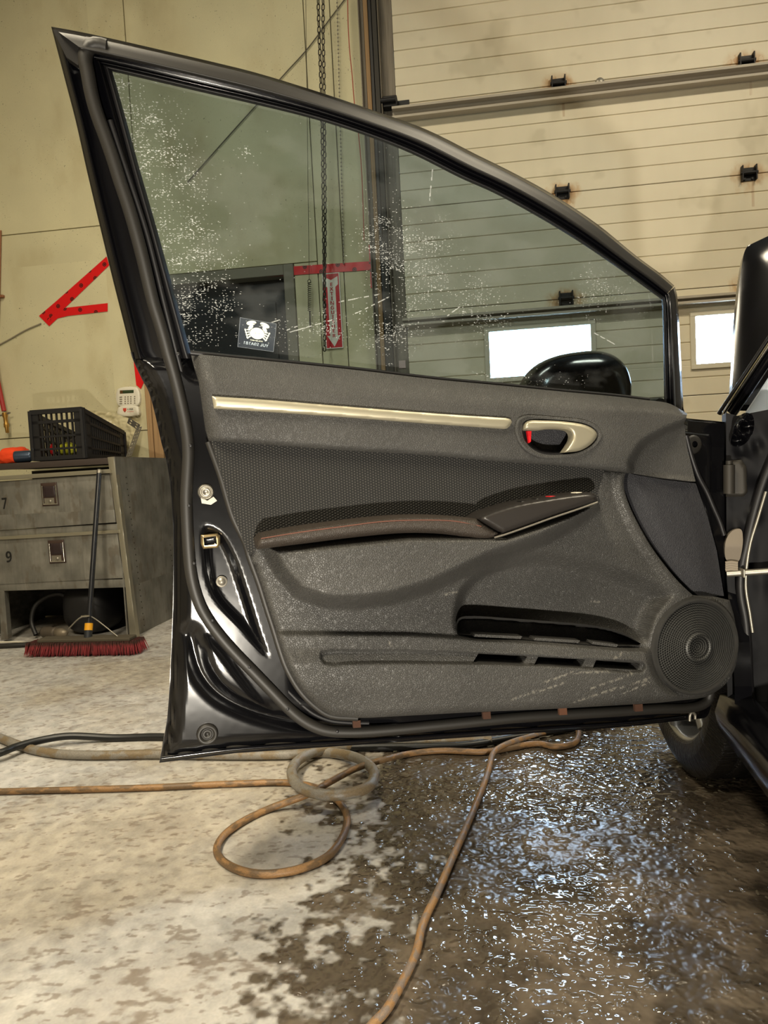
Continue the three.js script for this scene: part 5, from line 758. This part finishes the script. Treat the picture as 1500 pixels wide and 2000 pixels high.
// ------------------------------------------------------------------ hoses on the floor
{
  const fl = (pts, r, lift = () => 0) => pts.map(([x, y], i) => onFloor(x, y, r + lift(i, x, y)).setY(r + lift(i, x, y)));
  const worn = (a, b, s) => { const A = new THREE.Color(a), B = new THREE.Color(b); return std({ roughness: 0.5, map: (() => { const t = dataTex(512, 64, (i, j) => { const k = sst(0.42, 0.62, fbm(i / 14, j / 14, 4, s)), q = 0.9 + 0.2 * hash2(i, j, s); return [lin2s(lerp(A.r, B.r, k)) * q, lin2s(lerp(A.g, B.g, k)) * q, lin2s(lerp(A.b, B.b, k)) * q]; }, true); t.repeat.set(3, 1); return t; })() }); };
  single('black_hose', tube(fl([[-80, 1496], [0, 1471], [30, 1459], [75, 1447], [130, 1438], [225, 1441], [315, 1439], [450, 1447], [600, 1458], [740, 1459], [900, 1456], [1000, 1441], [1090, 1426], [1180, 1412]], 0.011, (i) => (i > 0 && i < 5 ? 0.016 : 0)), 0.0105, 160, 10), std({ srgb: '#191a1b', roughness: 0.4 }), 'black hose on the floor running behind the open door', 'hose');
  single('grey_hose', tube(fl([[-70, 1415], [0, 1441], [30, 1453], [60, 1463], [110, 1472], [175, 1475], [305, 1473], [450, 1475], [560, 1474], [640, 1470], [690, 1478], [722, 1496], [731, 1517], [712, 1541], [652, 1553], [594, 1542], [570, 1512], [582, 1486], [620, 1467], [680, 1458], [760, 1452], [860, 1450], [960, 1446]], 0.013, (i) => (i > 9 && i < 19 ? 0.028 * Math.sin((i - 9) / 10 * Math.PI) : 0)), 0.0125, 260, 12), worn('#7d786f', '#75664f', 5), 'thick worn grey hose with a loop under the door', 'hose');
  single('orange_hose', tube(fl([[-70, 1549], [0, 1546], [125, 1543], [300, 1538], [450, 1531], [565, 1529], [612, 1537], [650, 1556], [672, 1580], [678, 1604], [665, 1642], [635, 1676], [575, 1700], [505, 1707], [450, 1692], [424, 1665], [432, 1638], [465, 1610], [525, 1580], [600, 1552], [645, 1527], [700, 1499], [750, 1484], [800, 1472], [860, 1466], [950, 1468], [1000, 1460], [1050, 1452], [1085, 1458], [1120, 1452], [1130, 1436], [1122, 1418], [1080, 1408]], 0.0085, (i) => (i > 18 && i < 23 ? 0.020 : i > 4 && i < 8 ? 0.0 : 0)), 0.0078, 320, 10), worn('#8d6b45', '#655038', 9), 'orange brown air hose with a wide loop on the floor', 'hose');
  single('tan_cable', tube(fl([[690, 2060], [722, 2008], [752, 1976], [782, 1925], [812, 1862], [826, 1805], [856, 1740], [882, 1680], [911, 1615], [940, 1545], [954, 1505], [964, 1470], [985, 1455], [1025, 1441], [1075, 1430], [1140, 1418], [1220, 1406]], 0.008, (i) => (i > 10 && i < 14 ? 0.012 : 0)), 0.0068, 200, 10), worn('#96744e', '#7d6f64', 13), 'slim tan cable crossing the wet floor towards the car', 'cable');
}
// work lamp standing on the floor below the viewer; it throws the armrest's shadow up the panel
{
  const p = V(0.03, 0.16, 0.36), q = P(800, 950, 0.04), d = q.clone().sub(p).normalize(), t = thing('work_lamp', 'small floor work lamp aimed at the opened car door', 'lamp', V(p.x, 0, p.z));
  const bk = p.clone().addScaledVector(d, -0.05), ang = Math.atan2(d.x, d.z); const housing = new RoundedBoxGeometry(0.17, 0.12, 0.05, 2, 0.012); housing.lookAt(d); housing.translate(bk.x, bk.y, bk.z); part(t, 'lamp_housing', housing, std({ srgb: '#c9a31f', roughness: 0.5 }));
  part(t, 'lamp_stand', merge([rod(V(p.x - 0.11, 0.012, p.z + 0.12), V(p.x + 0.11, 0.012, p.z + 0.12), 0.01, 8), rod(V(p.x - 0.11, 0.012, p.z - 0.02), V(p.x + 0.11, 0.012, p.z - 0.02), 0.01, 8), rod(V(p.x, 0.012, p.z + 0.12), bk.clone().add(V(0, -0.03, 0)), 0.01, 8), rod(V(p.x, 0.012, p.z - 0.02), V(p.x, 0.012, p.z + 0.12), 0.01, 8)]), mBlackPl);
  const lens = new THREE.BoxGeometry(0.14, 0.09, 0.006); lens.lookAt(d); const lp = bk.clone().addScaledVector(d, 0.027); lens.translate(lp.x, lp.y, lp.z); part(t, 'lamp_lens', lens, std({ srgb: '#fff6e0', emissive: new THREE.Color(1, 0.93, 0.8), emissiveIntensity: 8 }));
  const l = new THREE.SpotLight(new THREE.Color(1, 0.92, 0.78), 13, 0, 0.62, 0.7, 2); l.position.copy(p).addScaledVector(d, 0.0).sub(t.position); l.target.position.copy(q).sub(t.position); l.castShadow = true; l.shadow.radius = 1.2; t.add(l); t.add(l.target);
}
renderer.render(scene, camera);
